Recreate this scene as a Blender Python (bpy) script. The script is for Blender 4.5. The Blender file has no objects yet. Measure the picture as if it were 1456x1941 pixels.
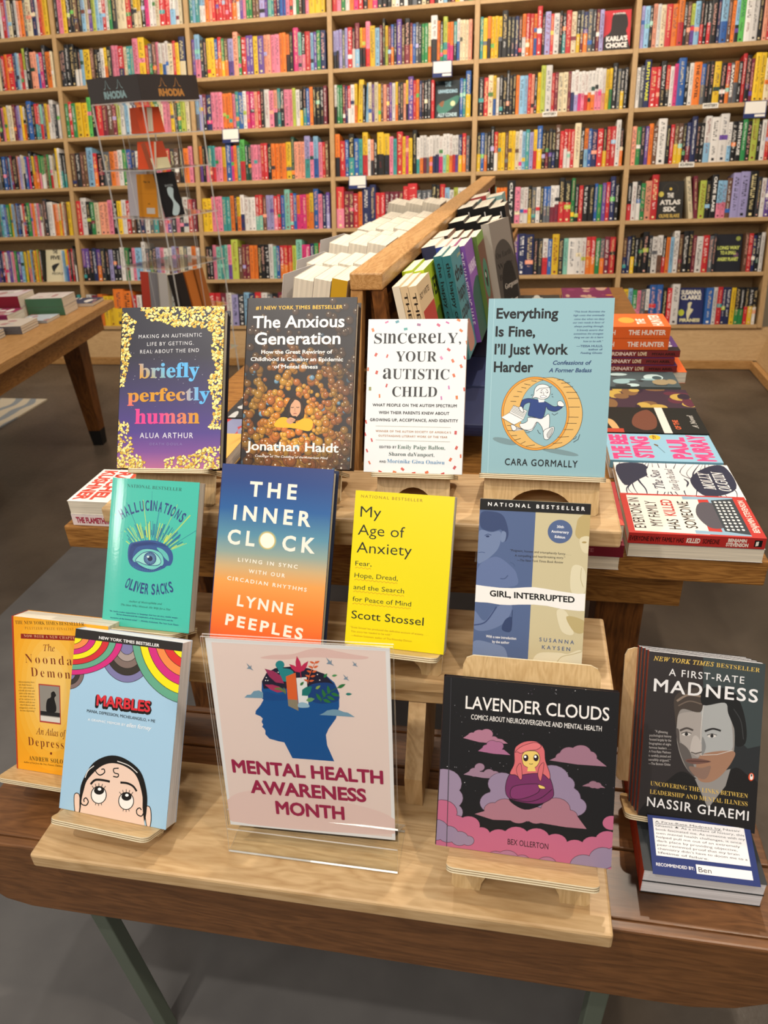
import bpy, math, random
import numpy as np
from mathutils import Vector, Matrix
random.seed(7)
SC = bpy.context.scene
COL = SC.collection
R = math.radians

def lin(c):
    c = c / 255.0
    return c / 12.92 if c <= .04045 else ((c + .055) / 1.055) ** 2.4
def hx(s):
    s = s.lstrip('#')
    return (lin(int(s[0:2], 16)), lin(int(s[2:4], 16)), lin(int(s[4:6], 16)), 1.0)
def mix(a, b, t):
    return tuple(a[i] * (1 - t) + b[i] * t for i in range(4))
def mul(a, k):
    return (a[0] * k, a[1] * k, a[2] * k, 1.0)

# ------------------------------------------------------------------ materials
MATS = {}
def new_mat(name):
    m = bpy.data.materials.new(name); m.use_nodes = True
    MATS[name] = m
    return m, m.node_tree, m.node_tree.nodes['Principled BSDF']

def attr_mat(name, rough, coat=0.0, metal=0.0, bump=0.0, bscale=900, spec=.5):
    m, nt, b = new_mat(name)
    a = nt.nodes.new('ShaderNodeAttribute'); a.attribute_name = 'Col'
    nt.links.new(a.outputs['Color'], b.inputs['Base Color'])
    b.inputs['Roughness'].default_value = rough
    b.inputs['Metallic'].default_value = metal
    b.inputs['Coat Weight'].default_value = coat
    b.inputs['Coat Roughness'].default_value = .12
    b.inputs['Specular IOR Level'].default_value = spec
    if bump:
        tc = nt.nodes.new('ShaderNodeTexCoord'); n = nt.nodes.new('ShaderNodeTexNoise')
        n.inputs['Scale'].default_value = bscale; n.inputs['Detail'].default_value = 1
        bp = nt.nodes.new('ShaderNodeBump'); bp.inputs['Strength'].default_value = bump; bp.inputs['Distance'].default_value = .0004
        nt.links.new(tc.outputs['Object'], n.inputs['Vector']); nt.links.new(n.outputs['Fac'], bp.inputs['Height'])
        nt.links.new(bp.outputs['Normal'], b.inputs['Normal']); nt.links.new(bp.outputs['Normal'], b.inputs['Coat Normal'])
    return m
attr_mat('print_matte', .5, spec=.25)
attr_mat('print_satin', .36, coat=.06, spec=.3)
attr_mat('print_gloss', .3, coat=.8, bump=.12, bscale=260)
attr_mat('foil', .5, metal=.3)
attr_mat('shelf_print', .45, spec=.3)

def paper_mat(name, col, axis, dens=700):
    """page block: fine layered lines across the given local axis"""
    m, nt, b = new_mat(name)
    tc = nt.nodes.new('ShaderNodeTexCoord'); mp = nt.nodes.new('ShaderNodeMapping')
    sc = [6, 6, 6]; sc[axis] = dens
    mp.inputs['Scale'].default_value = sc
    n = nt.nodes.new('ShaderNodeTexNoise'); n.inputs['Scale'].default_value = 1; n.inputs['Detail'].default_value = 2
    cr = nt.nodes.new('ShaderNodeValToRGB')
    cr.color_ramp.elements[0].position = .3; cr.color_ramp.elements[1].position = .62
    cr.color_ramp.elements[0].color = mul(col, .74); cr.color_ramp.elements[1].color = col
    nt.links.new(tc.outputs['Object'], mp.inputs['Vector']); nt.links.new(mp.outputs['Vector'], n.inputs['Vector'])
    nt.links.new(n.outputs['Fac'], cr.inputs['Fac']); nt.links.new(cr.outputs['Color'], b.inputs['Base Color'])
    b.inputs['Roughness'].default_value = .8; b.inputs['Specular IOR Level'].default_value = .2
    return m
CREAM = hx('#e6dcc8')
paper_mat('paper_x', CREAM, 0); paper_mat('paper_y', CREAM, 1); paper_mat('paper_z', CREAM, 2)
paper_mat('paper_white_z', hx('#e4e4e8'), 2)

def wood_mat(name, c1, c2, grain=0, scale=9, rough=.5, stretch=14, ring=1.0, contrast=(.3, .7), bump=.12, coat=0.0, knots=0.0):
    """procedural wood; grain = local axis the fibres run along"""
    m, nt, b = new_mat(name)
    N = nt.nodes.new; L = nt.links.new
    tc = N('ShaderNodeTexCoord'); mp = N('ShaderNodeMapping')
    s = [stretch * .62, stretch * .62, stretch * .62]; s[grain] = 1.0
    mp.inputs['Scale'].default_value = s
    L(tc.outputs['Object'], mp.inputs['Vector'])
    oi = N('ShaderNodeObjectInfo'); add = N('ShaderNodeVectorMath'); add.operation = 'ADD'
    ml = N('ShaderNodeMath'); ml.operation = 'MULTIPLY'; ml.inputs[1].default_value = 37.0
    L(oi.outputs['Random'], ml.inputs[0]); L(mp.outputs['Vector'], add.inputs[0]); L(ml.outputs[0], add.inputs[1])
    n1 = N('ShaderNodeTexNoise'); n1.inputs['Scale'].default_value = scale * .35; n1.inputs['Detail'].default_value = 3
    n1.inputs['Distortion'].default_value = ring
    w = N('ShaderNodeMath'); w.operation = 'MULTIPLY'; w.inputs[1].default_value = 9.0
    fr = N('ShaderNodeMath'); fr.operation = 'PINGPONG'; fr.inputs[1].default_value = .5
    L(add.outputs[0], n1.inputs['Vector']); L(n1.outputs['Fac'], w.inputs[0]); L(w.outputs[0], fr.inputs[0])
    n2 = N('ShaderNodeTexNoise'); n2.inputs['Scale'].default_value = scale * 5; n2.inputs['Detail'].default_value = 4
    L(add.outputs[0], n2.inputs['Vector'])
    mx = N('ShaderNodeMath'); mx.operation = 'MULTIPLY_ADD'; mx.inputs[1].default_value = .9
    L(fr.outputs[0], mx.inputs[0]); L(n2.outputs['Fac'], mx.inputs[2])
    cr = N('ShaderNodeValToRGB'); cr.color_ramp.elements[0].position = contrast[0]; cr.color_ramp.elements[1].position = contrast[1] + .25
    cr.color_ramp.elements[0].color = c2; cr.color_ramp.elements[1].color = c1
    L(mx.outputs[0], cr.inputs['Fac'])
    out = cr.outputs['Color']
    if knots:
        vo = N('ShaderNodeTexVoronoi'); vo.inputs['Scale'].default_value = knots
        L(tc.outputs['Object'], vo.inputs['Vector'])
        k = N('ShaderNodeValToRGB'); k.color_ramp.elements[0].position = .03; k.color_ramp.elements[1].position = .09
        k.color_ramp.elements[0].color = (1, 1, 1, 1); k.color_ramp.elements[1].color = (0, 0, 0, 1)
        mm = N('ShaderNodeMixRGB'); mm.inputs['Color2'].default_value = mul(c2, .35)
        L(vo.outputs['Distance'], k.inputs['Fac']); L(k.outputs['Color'], mm.inputs['Fac']); L(out, mm.inputs['Color1'])
        out = mm.outputs['Color']
    L(out, b.inputs['Base Color'])
    b.inputs['Roughness'].default_value = rough; b.inputs['Coat Weight'].default_value = coat
    b.inputs['Coat Roughness'].default_value = .25; b.inputs['Specular IOR Level'].default_value = .35
    bp = N('ShaderNodeBump'); bp.inputs['Strength'].default_value = bump; bp.inputs['Distance'].default_value = .001
    L(n2.outputs['Fac'], bp.inputs['Height']); L(bp.outputs['Normal'], b.inputs['Normal'])
    return m
def wood3(name, *a, **k):
    for i, ax in enumerate('xyz'):
        wood_mat(name + '_' + ax, *a, grain=i, **k)
wood3('pine', hx('#d0b083'), hx('#b08c5e'), scale=5, stretch=11, rough=.42, ring=1.6, contrast=(.25, .8))
wood3('ply', hx('#d3b483'), hx('#b6935f'), scale=14, stretch=10, rough=.4, contrast=(.2, .9))
wood3('oak', hx('#a9763a'), hx('#6d4319'), scale=9, stretch=16, rough=.42, ring=1.2)
wood3('oaklight', hx('#c89a62'), hx('#a3733c'), scale=9, stretch=16, rough=.4)
wood3('bench', hx('#7e5431'), hx('#53351d'), scale=7, stretch=12, rough=.36, ring=1.0, coat=.15, knots=1.6, contrast=(.15, .85))
wood3('case', hx('#bd9c6f'), hx('#a68559'), scale=10, stretch=9, rough=.5, contrast=(.15, 1.0), bump=.05)
wood3('darkwood', hx('#7a4a1f'), hx('#4a290d'), scale=7, stretch=10, rough=.45)

def simple(name, col, rough=.5, metal=0.0, spec=.5):
    m, nt, b = new_mat(name)
    b.inputs['Base Color'].default_value = col; b.inputs['Roughness'].default_value = rough
    b.inputs['Metallic'].default_value = metal; b.inputs['Specular IOR Level'].default_value = spec
    return m
simple('ply_edge_dark', hx('#8d744f'), .6); simple('ply_edge_light', hx('#e9dcbb'), .6)
simple('black_rubber', hx('#0c0b0a'), .6); simple('white_paint', hx('#d9d6cf'), .5)
simple('green_paint', hx('#5d665a'), .55); simple('steel', hx('#8f8f8f'), .3, 1.0)
simple('wall_paint', hx('#b8a88c'), .8); simple('charcoal', hx('#2b2624'), .45)

def clear_mat(name, tint, gloss, base=.04):
    """thin clear plastic sheet: mostly transmits, mirrors at grazing angles"""
    m = bpy.data.materials.new(name); m.use_nodes = True; MATS[name] = m
    nt = m.node_tree; nt.nodes.clear(); N = nt.nodes.new; L = nt.links.new
    o = N('ShaderNodeOutputMaterial'); mx = N('ShaderNodeMixShader'); t = N('ShaderNodeBsdfTransparent'); g = N('ShaderNodeBsdfGlossy')
    fr = N('ShaderNodeLayerWeight'); fr.inputs['Blend'].default_value = .5
    pw = N('ShaderNodeMath'); pw.operation = 'POWER'; pw.inputs[1].default_value = 4.0; L(fr.outputs['Facing'], pw.inputs[0])
    ml = N('ShaderNodeMath'); ml.operation = 'MULTIPLY'; ml.inputs[1].default_value = .7; L(pw.outputs[0], ml.inputs[0])
    t.inputs['Color'].default_value = tint; g.inputs['Roughness'].default_value = .03; g.inputs['Color'].default_value = (gloss, gloss, gloss, 1)
    ad = N('ShaderNodeMath'); ad.operation = 'ADD'; ad.inputs[1].default_value = base; ad.use_clamp = True
    L(ml.outputs[0], ad.inputs[0]); L(ad.outputs[0], mx.inputs['Fac']); L(t.outputs[0], mx.inputs[1]); L(g.outputs[0], mx.inputs[2]); L(mx.outputs[0], o.inputs['Surface'])
clear_mat('acrylic', (.995, 1, .995, 1), .9, .012)
clear_mat('acrylic_edge', (.97, .98, .97, 1), 1.0, .15)
def _edge_glow():  # white diffuse mixed in, standing for light gathered at the clear edges
    nt = MATS['acrylic_edge'].node_tree; o = [n for n in nt.nodes if n.type == 'OUTPUT_MATERIAL'][0]; src = o.inputs['Surface'].links[0].from_socket
    d = nt.nodes.new('ShaderNodeBsdfDiffuse'); d.inputs['Color'].default_value = (.9, .9, .88, 1); mx = nt.nodes.new('ShaderNodeMixShader'); mx.inputs['Fac'].default_value = .38
    nt.links.new(src, mx.inputs[1]); nt.links.new(d.outputs[0], mx.inputs[2]); nt.links.new(mx.outputs[0], o.inputs['Surface'])
_edge_glow()
_m, _nt, _b = new_mat('acrylic_solid')
_b.inputs['Transmission Weight'].default_value = 1; _b.inputs['IOR'].default_value = 1.3; _b.inputs['Roughness'].default_value = .02
_b.inputs['Base Color'].default_value = (.97, .98, .97, 1)

# polished concrete floor with faint mottling and scratches
m, nt, b = new_mat('concrete')
N = nt.nodes.new; L = nt.links.new
tc = N('ShaderNodeTexCoord'); n1 = N('ShaderNodeTexNoise'); n1.inputs['Scale'].default_value = 2.2; n1.inputs['Detail'].default_value = 6; n1.inputs['Distortion'].default_value = .6
cr = N('ShaderNodeValToRGB'); cr.color_ramp.elements[0].position = .3; cr.color_ramp.elements[1].position = .75
cr.color_ramp.elements[0].color = hx('#433a31'); cr.color_ramp.elements[1].color = hx('#6a5e50')
n2 = N('ShaderNodeTexNoise'); n2.inputs['Scale'].default_value = 60; n2.inputs['Detail'].default_value = 5
r2 = N('ShaderNodeMapRange'); r2.inputs['To Min'].default_value = .22; r2.inputs['To Max'].default_value = .5
bp = N('ShaderNodeBump'); bp.inputs['Strength'].default_value = .25; bp.inputs['Distance'].default_value = .002
L(tc.outputs['Object'], n1.inputs['Vector']); L(tc.outputs['Object'], n2.inputs['Vector']); L(n1.outputs['Fac'], cr.inputs['Fac'])
L(cr.outputs['Color'], b.inputs['Base Color']); L(n2.outputs['Fac'], r2.inputs['Value']); L(r2.outputs['Result'], b.inputs['Roughness'])
L(n2.outputs['Fac'], bp.inputs['Height']); L(bp.outputs['Normal'], b.inputs['Normal'])
# grey matting
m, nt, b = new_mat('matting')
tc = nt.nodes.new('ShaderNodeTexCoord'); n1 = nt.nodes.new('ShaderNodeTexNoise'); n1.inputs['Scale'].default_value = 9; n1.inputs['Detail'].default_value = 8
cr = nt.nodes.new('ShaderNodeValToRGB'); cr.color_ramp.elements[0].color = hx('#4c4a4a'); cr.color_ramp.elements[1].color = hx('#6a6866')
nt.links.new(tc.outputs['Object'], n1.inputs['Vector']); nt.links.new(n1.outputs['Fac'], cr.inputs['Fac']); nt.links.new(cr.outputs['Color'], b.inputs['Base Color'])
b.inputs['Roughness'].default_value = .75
# patterned rug: cream with blue-grey bands
m, nt, b = new_mat('rug_weave')
tc = nt.nodes.new('ShaderNodeTexCoord'); wv = nt.nodes.new('ShaderNodeTexWave'); wv.inputs['Scale'].default_value = 2.6; wv.inputs['Distortion'].default_value = 9; wv.inputs['Detail'].default_value = 1.5
cr = nt.nodes.new('ShaderNodeValToRGB'); cr.color_ramp.elements[0].position = .32; cr.color_ramp.elements[1].position = .42
cr.color_ramp.elements[0].color = hx('#8d959a'); cr.color_ramp.elements[1].color = hx('#cfc4ac')
nt.links.new(tc.outputs['Object'], wv.inputs['Vector']); nt.links.new(wv.outputs['Fac'], cr.inputs['Fac']); nt.links.new(cr.outputs['Color'], b.inputs['Base Color'])
b.inputs['Roughness'].default_value = .9

# ------------------------------------------------------------------ mesh builder
class MB:
    def __init__(s):
        s.v = []; s.f = []; s.mi = []; s.c = []; s.mats = []; s.smooth = []
    def m(s, name):
        if name not in s.mats: s.mats.append(name)
        return s.mats.index(name)
    def poly(s, pts, col=(1, 1, 1, 1), mat='print_matte', smooth=False):
        i = len(s.v); n = len(pts)
        s.v.extend(tuple(p) for p in pts); s.f.append(tuple(range(i, i + n))); s.mi.append(s.m(mat)); s.smooth.append(smooth)
        if isinstance(col, list): s.c.extend(col)
        else: s.c.extend([col] * n)
    def faces(s, vs, fs, col, mat, cols=None, smooth=False):
        i = len(s.v); s.v.extend(tuple(p) for p in vs); k = s.m(mat)
        for f in fs:
            s.f.append(tuple(i + j for j in f)); s.mi.append(k); s.smooth.append(smooth)
            for j in f: s.c.append(cols[j] if cols else col)
    def box(s, lo, hi, col=(1, 1, 1, 1), mat='print_matte', fm=None, M=None, fc=None):
        """fm / fc: dict of per-face material / colour, keys -x +x -y +y -z +z"""
        x0, y0, z0 = lo; x1, y1, z1 = hi
        P = [(x0, y0, z0), (x1, y0, z0), (x1, y1, z0), (x0, y1, z0), (x0, y0, z1), (x1, y0, z1), (x1, y1, z1), (x0, y1, z1)]
        if M is not None: P = [tuple(M @ Vector(p)) for p in P]
        F = {'-z': (0, 3, 2, 1), '+z': (4, 5, 6, 7), '-y': (0, 1, 5, 4), '+x': (1, 2, 6, 5), '+y': (2, 3, 7, 6), '-x': (3, 0, 4, 7)}
        for k, f in F.items():
            s.poly([P[j] for j in f], (fc or {}).get(k, col), (fm or {}).get(k, mat))
    def prism(s, pts, a, b, axis, col=(1, 1, 1, 1), mat='print_matte', side=None, cap=None, M=None):
        """extrude a 2-D outline between a and b along axis (0,1,2); pts counter-clockwise"""
        def mk(p, t):
            q = {0: (t, p[0], p[1]), 1: (p[0], t, p[1]), 2: (p[0], p[1], t)}[axis]
            return tuple(M @ Vector(q)) if M is not None else q
        n = len(pts)
        flip = axis == 1
        A = [mk(p, a) for p in pts]; B = [mk(p, b) for p in pts]
        s.poly((A[::-1] if not flip else A), col, cap or mat); s.poly((B if not flip else B[::-1]), col, cap or mat)
        for i in range(n):
            j = (i + 1) % n
            q = [A[i], A[j], B[j], B[i]]
            s.poly(q if not flip else q[::-1], col, side or mat)
    def build(s, name, parent=None, M=None, bevel=0, origin=None):
        me = bpy.data.meshes.new(name)
        vs = s.v
        if origin is not None:
            vs = [(p[0] - origin[0], p[1] - origin[1], p[2] - origin[2]) for p in vs]
        me.from_pydata(vs, [], s.f)
        for k in s.mats: me.materials.append(MATS[k])
        me.polygons.foreach_set('material_index', s.mi)
        me.polygons.foreach_set('use_smooth', s.smooth)
        at = me.color_attributes.new('Col', 'FLOAT_COLOR', 'CORNER')
        at.data.foreach_set('color', np.array(s.c, dtype=np.float32).ravel())
        me.update()
        o = bpy.data.objects.new(name, me); COL.objects.link(o)
        if parent is not None: o.parent = parent
        if origin is not None: o.location = origin
        if M is not None: o.matrix_local = M
        if bevel:
            md = o.modifiers.new('edge', 'BEVEL'); md.width = bevel; md.segments = 2; md.limit_method = 'ANGLE'
            # weld split corners first so that the edge rounding works
            import bmesh
            bm = bmesh.new(); bm.from_mesh(me); bmesh.ops.remove_doubles(bm, verts=bm.verts, dist=1e-6); bm.to_mesh(me); bm.free()
        return o

def tag(o, label, cat, group=None, kind=None):
    if label: o['label'] = label
    if cat: o['category'] = cat
    if group: o['group'] = group
    if kind: o['kind'] = kind
    return o
def empty(name, M=None, loc=None):
    o = bpy.data.objects.new(name, None); COL.objects.link(o); o.empty_display_size = .03
    if M is not None: o.matrix_world = M
    if loc is not None: o.location = loc
    return o

# ------------------------------------------------------------------ lettering
def _map(s, up, lo, fix=None):
    o = ''
    for c in s:
        if 'A' <= c <= 'Z': o += chr(up + ord(c) - 65)
        elif 'a' <= c <= 'z': o += (fix or {}).get(c, chr(lo + ord(c) - 97))
        else: o += c
    return o
def serif(s): return _map(s, 0x1D400, 0x1D41A)
def serif_it(s): return _map(s, 0x1D434, 0x1D44E, {'h': '\u210e'})
def script(s): return _map(s, 0x1D4D0, 0x1D4EA)
_G = {}
def glyphs(txt, off, shear, sp):
    k = (txt, off, shear, sp)
    if k in _G: return _G[k]
    c = bpy.data.curves.new('lettering', 'FONT'); c.body = txt; c.size = 1; c.offset = off; c.shear = shear
    c.space_character = sp; c.resolution_u = 3
    o = bpy.data.objects.new('lettering', c)
    me = bpy.data.meshes.new_from_object(o)
    vs = [(v.co.x, v.co.y) for v in me.vertices]
    fs = []
    for p in me.polygons:
        f = list(p.vertices)
        a = sum(vs[f[i]][0] * vs[f[(i + 1) % len(f)]][1] - vs[f[(i + 1) % len(f)]][0] * vs[f[i]][1] for i in range(len(f)))
        fs.append(f if a > 0 else f[::-1])
    xs = [v[0] for v in vs] or [0, 1]
    _G[k] = (vs, fs, min(xs), max(xs))
    bpy.data.objects.remove(o); bpy.data.curves.remove(c); bpy.data.meshes.remove(me)
    return _G[k]
CAPH = {}
def caph(kind):
    if kind not in CAPH:
        vs = glyphs({'s': 'H', 'r': serif('H'), 'i': serif_it('H'), 'c': script('H')}[kind], 0, 0, 1)[0]
        CAPH[kind] = max(v[1] for v in vs)
    return CAPH[kind]

def clip_rect(pts, w, h):
    def cl(pts, ins, inter):
        out = []
        for i in range(len(pts)):
            a, b = pts[i - 1], pts[i]
            ia, ib = ins(a), ins(b)
            if ib:
                if not ia: out.append(inter(a, b))
                out.append(b)
            elif ia: out.append(inter(a, b))
        return out
    for ax, val, sg in ((0, 0, 1), (0, w, -1), (1, 0, 1), (1, h, -1)):
        if not pts: return pts
        pts = cl(pts, lambda p: sg * (p[ax] - val) >= 0,
                 lambda a, b: tuple(a[i] + (b[i] - a[i]) * (val - a[ax]) / (b[ax] - a[ax]) for i in range(2)))
    return pts

class Art:
    """flat printed artwork stacked on a cover's front; layout sheet coordinates -> cover metres"""
    DZ = 6e-6
    def __init__(s, mb, w, h, corners=None, sheet=(0, 0, 1), mat='print_matte', M=None, z0=4e-5):
        s.mb, s.w, s.h, s.mat, s.M = mb, w, h, mat, M
        s.sheet = sheet; s.z = z0
        if corners is None: s.Hm = None
        else:
            dst = [(0, h), (w, h), (w, 0), (0, 0)]; A = []; B = []
            for (x, y), (X, Y) in zip(corners, dst):
                A.append([x, y, 1, 0, 0, 0, -X * x, -X * y]); B.append(X)
                A.append([0, 0, 0, x, y, 1, -Y * x, -Y * y]); B.append(Y)
            s.Hm = np.linalg.solve(np.array(A, float), np.array(B, float))
    def P(s, x, y):
        x = s.sheet[0] + x / s.sheet[2]; y = s.sheet[1] + y / s.sheet[2]
        if s.Hm is None: return (x * s.w, (1 - y) * s.h)
        g = s.Hm; d = g[6] * x + g[7] * y + 1
        return ((g[0] * x + g[1] * y + g[2]) / d, (g[3] * x + g[4] * y + g[5]) / d)
    def put(s, pts2, col, mat=None):
        pts2 = clip_rect(pts2, s.w, s.h)
        if len(pts2) < 3: return
        a = sum(pts2[i - 1][0] * pts2[i][1] - pts2[i][0] * pts2[i - 1][1] for i in range(len(pts2)))
        if abs(a) < 1e-10: return
        if a < 0: pts2 = pts2[::-1]
        p3 = [(p[0], p[1], s.z) for p in pts2]
        if s.M is not None: p3 = [tuple(s.M @ Vector(p)) for p in p3]
        s.mb.poly(p3, col, mat or s.mat)
    def nx(s, n=1): s.z += s.DZ * n
    def poly(s, pts, col, mat=None, keep=False):
        if not keep: s.nx()
        else: s.z += 8e-7
        s.put([s.P(*p) for p in pts], col if isinstance(col, tuple) else hx(col), mat)
    def grad(s, stops):
        """vertical gradient in cover space; stops (0 top .. 1 bottom, colour)"""
        s.nx()
        for (a, ca), (b, cb) in zip(stops, stops[1:]):
            y1, y0 = s.h * (1 - a), s.h * (1 - b); ca, cb = hx(ca), hx(cb)
            p3 = [(0, y0, s.z), (s.w, y0, s.z), (s.w, y1, s.z), (0, y1, s.z)]
            if s.M is not None: p3 = [tuple(s.M @ Vector(p)) for p in p3]
            s.mb.poly(p3, [cb, cb, ca, ca], s.mat)
    strips = None
    def fill(s, col):
        s.nx(); xs = s.strips or [0, s.w]
        for xa, xb in zip(xs, xs[1:]): s.put([(xa, 0), (xb, 0), (xb, s.h), (xa, s.h)], hx(col))
    def ell(s, cx, cy, rx, ry=None, col='#000000', rot=0, n=28, keep=False, mat=None, a0=0, a1=360):
        ry = rx if ry is None else ry; c, q = math.cos(R(rot)), math.sin(R(rot)); pts = []
        for i in range(n):
            t = R(a0 + (a1 - a0) * i / (n if a1 - a0 == 360 else n - 1)); x, y = rx * math.cos(t), ry * math.sin(t)
            pts.append((cx + x * c - y * q, cy + x * q + y * c))
        s.poly(pts, col, mat, keep)
    def line(s, pts, wd, col='#000000', closed=False, keep=False, taper=False):
        if not keep: s.nx()
        else: s.z += 8e-7
        q = [s.P(*p) for p in pts]
        k = s.P(pts[0][0] + 10, pts[0][1]); k0 = q[0]
        wm = wd * math.hypot(k[0] - k0[0], k[1] - k0[1]) / 10 / 2
        if closed: q = q + [q[0]]
        n = len(q); Lp = []; Rp = []
        for i in range(n):
            a = q[max(i - 1, 0)]; b = q[min(i + 1, n - 1)]
            if closed and i in (0, n - 1): a, b = q[n - 2], q[1]
            dx, dy = b[0] - a[0], b[1] - a[1]; l = math.hypot(dx, dy) or 1e-9
            w2 = wm * (1 - abs(2 * i / (n - 1) - 1) * .75) if taper else wm
            Lp.append((q[i][0] - dy / l * w2, q[i][1] + dx / l * w2)); Rp.append((q[i][0] + dy / l * w2, q[i][1] - dx / l * w2))
        c = hx(col) if isinstance(col, str) else col
        for i in range(n - 1):
            s.put([Lp[i], Rp[i], Rp[i + 1], Lp[i + 1]], c)
    def curve(s, pts, n=6):
        """smooth polyline through pts"""
        out = []; m_ = len(pts)
        for i in range(m_ - 1):
            p0, p1, p2, p3 = pts[max(i - 1, 0)], pts[i], pts[i + 1], pts[min(i + 2, m_ - 1)]
            for j in range(n):
                t = j / n
                out.append(tuple(.5 * (2 * p1[k] + (p2[k] - p0[k]) * t + (2 * p0[k] - 5 * p1[k] + 4 * p2[k] - p3[k]) * t * t + (3 * p1[k] - p0[k] - 3 * p2[k] + p3[k]) * t ** 3) for k in (0, 1)))
        out.append(pts[-1]); return out
    def blob(s, pts, col, n=5, keep=False, outline=None, ow=3, mat=None):
        m_ = len(pts); out = []
        for i in range(m_):
            p0, p1, p2, p3 = pts[i - 1], pts[i], pts[(i + 1) % m_], pts[(i + 2) % m_]
            for j in range(n):
                t = j / n
                out.append(tuple(.5 * (2 * p1[k] + (p2[k] - p0[k]) * t + (2 * p0[k] - 5 * p1[k] + 4 * p2[k] - p3[k]) * t * t + (3 * p1[k] - p0[k] - 3 * p2[k] + p3[k]) * t ** 3) for k in (0, 1)))
        s.poly(out, col, mat, keep)
        if outline: s.line(out, ow, outline, closed=True)
    def text(s, t, x0, y0, x1, y1, cap, col='#000000', f='s', b=0.0, sh=0.0, sp=1.0, keep=False, mat=None):
        """lettering set between two baseline points; cap = capital height in sheet units"""
        if not keep: s.nx()
        body = {'s': t, 'r': serif(t), 'i': serif_it(t), 'c': script(t)}[f]
        multi = f == 's' and b > .001 and 'M' in t
        vs, fs, xa, xb = glyphs(body, 0 if multi else b, sh, sp)
        if not fs: return
        A = s.P(x0, y0); B = s.P(x1, y1)
        dx, dy = B[0] - A[0], B[1] - A[1]; l = math.hypot(dx, dy); ux, uy = dx / l, dy / l
        C = s.P(x0, y0 - cap); D = s.P(x0 + cap * 0, y0)
        capm = math.hypot(C[0] - D[0], C[1] - D[1])
        sx = l / (xb - xa); sy = capm / caph(f)
        out = []; cols = None
        if callable(col): cols = []
        if multi:  # heavier weight: copies of the outline shifted a hair in eight directions
            n0 = len(vs); v2 = []; f2 = []
            for q_ in range(8):
                ox, oy = b * math.cos(q_ * math.pi / 4), b * math.sin(q_ * math.pi / 4)
                v2 += [(x + ox, y + oy) for x, y in vs]; f2 += [[j + q_ * n0 for j in f_] for f_ in fs]
            vs, fs = v2, f2; xa -= b; xb += b
        for (x, y) in vs:
            X = (x - xa) * sx; Y = y * sy
            p = (A[0] + ux * X - uy * Y, A[1] + uy * X + ux * Y, s.z + (len(out) // n0 * 6e-7 if multi else 0))
            out.append(tuple(s.M @ Vector(p)) if s.M is not None else p)
            if cols is not None: cols.append(col((x - xa) / (xb - xa), Y / capm))
        s.mb.faces(out, fs, None if cols else (hx(col) if isinstance(col, str) else col), mat or s.mat, cols)
    def arc(s, t, p0, pm, p1, cap, col, wf=.8, f='s', b=0.0):
        """characters set one by one along the circle through three baseline points"""
        s.nx()
        (ax, ay), (bx, by), (cx, cy) = p0, pm, p1
        d = 2 * (ax * (by - cy) + bx * (cy - ay) + cx * (ay - by))
        ox = ((ax * ax + ay * ay) * (by - cy) + (bx * bx + by * by) * (cy - ay) + (cx * cx + cy * cy) * (ay - by)) / d
        oy = ((ax * ax + ay * ay) * (cx - bx) + (bx * bx + by * by) * (ax - cx) + (cx * cx + cy * cy) * (bx - ax)) / d
        rr = math.hypot(ax - ox, ay - oy); t0 = math.atan2(ay - oy, ax - ox); t1 = math.atan2(cy - oy, cx - ox)
        ws = [.45 if ch in 'I1 ' else (1.0 if ch != 'M' else 1.25) for ch in t]; tot = sum(ws); acc = 0
        for ch, w_ in zip(t, ws):
            if ch != ' ':
                ta = t0 + (t1 - t0) * (acc + w_ * .12) / tot; tb = t0 + (t1 - t0) * (acc + w_ * .88) / tot
                s.text(ch, ox + rr * math.cos(ta), oy + rr * math.sin(ta), ox + rr * math.cos(tb), oy + rr * math.sin(tb), cap, col, f=f, b=b, keep=True)
            acc += w_
    def cloud(s, circles, col, outline=None, ow=3):
        if outline:
            s.nx()
            for (x, y, r_) in circles: s.ell(x, y, r_ + ow, r_ * .8 + ow, outline, keep=True, n=20)
        s.nx()
        for (x, y, r_) in circles: s.ell(x, y, r_, r_ * .8, col, keep=True, n=20)
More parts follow.
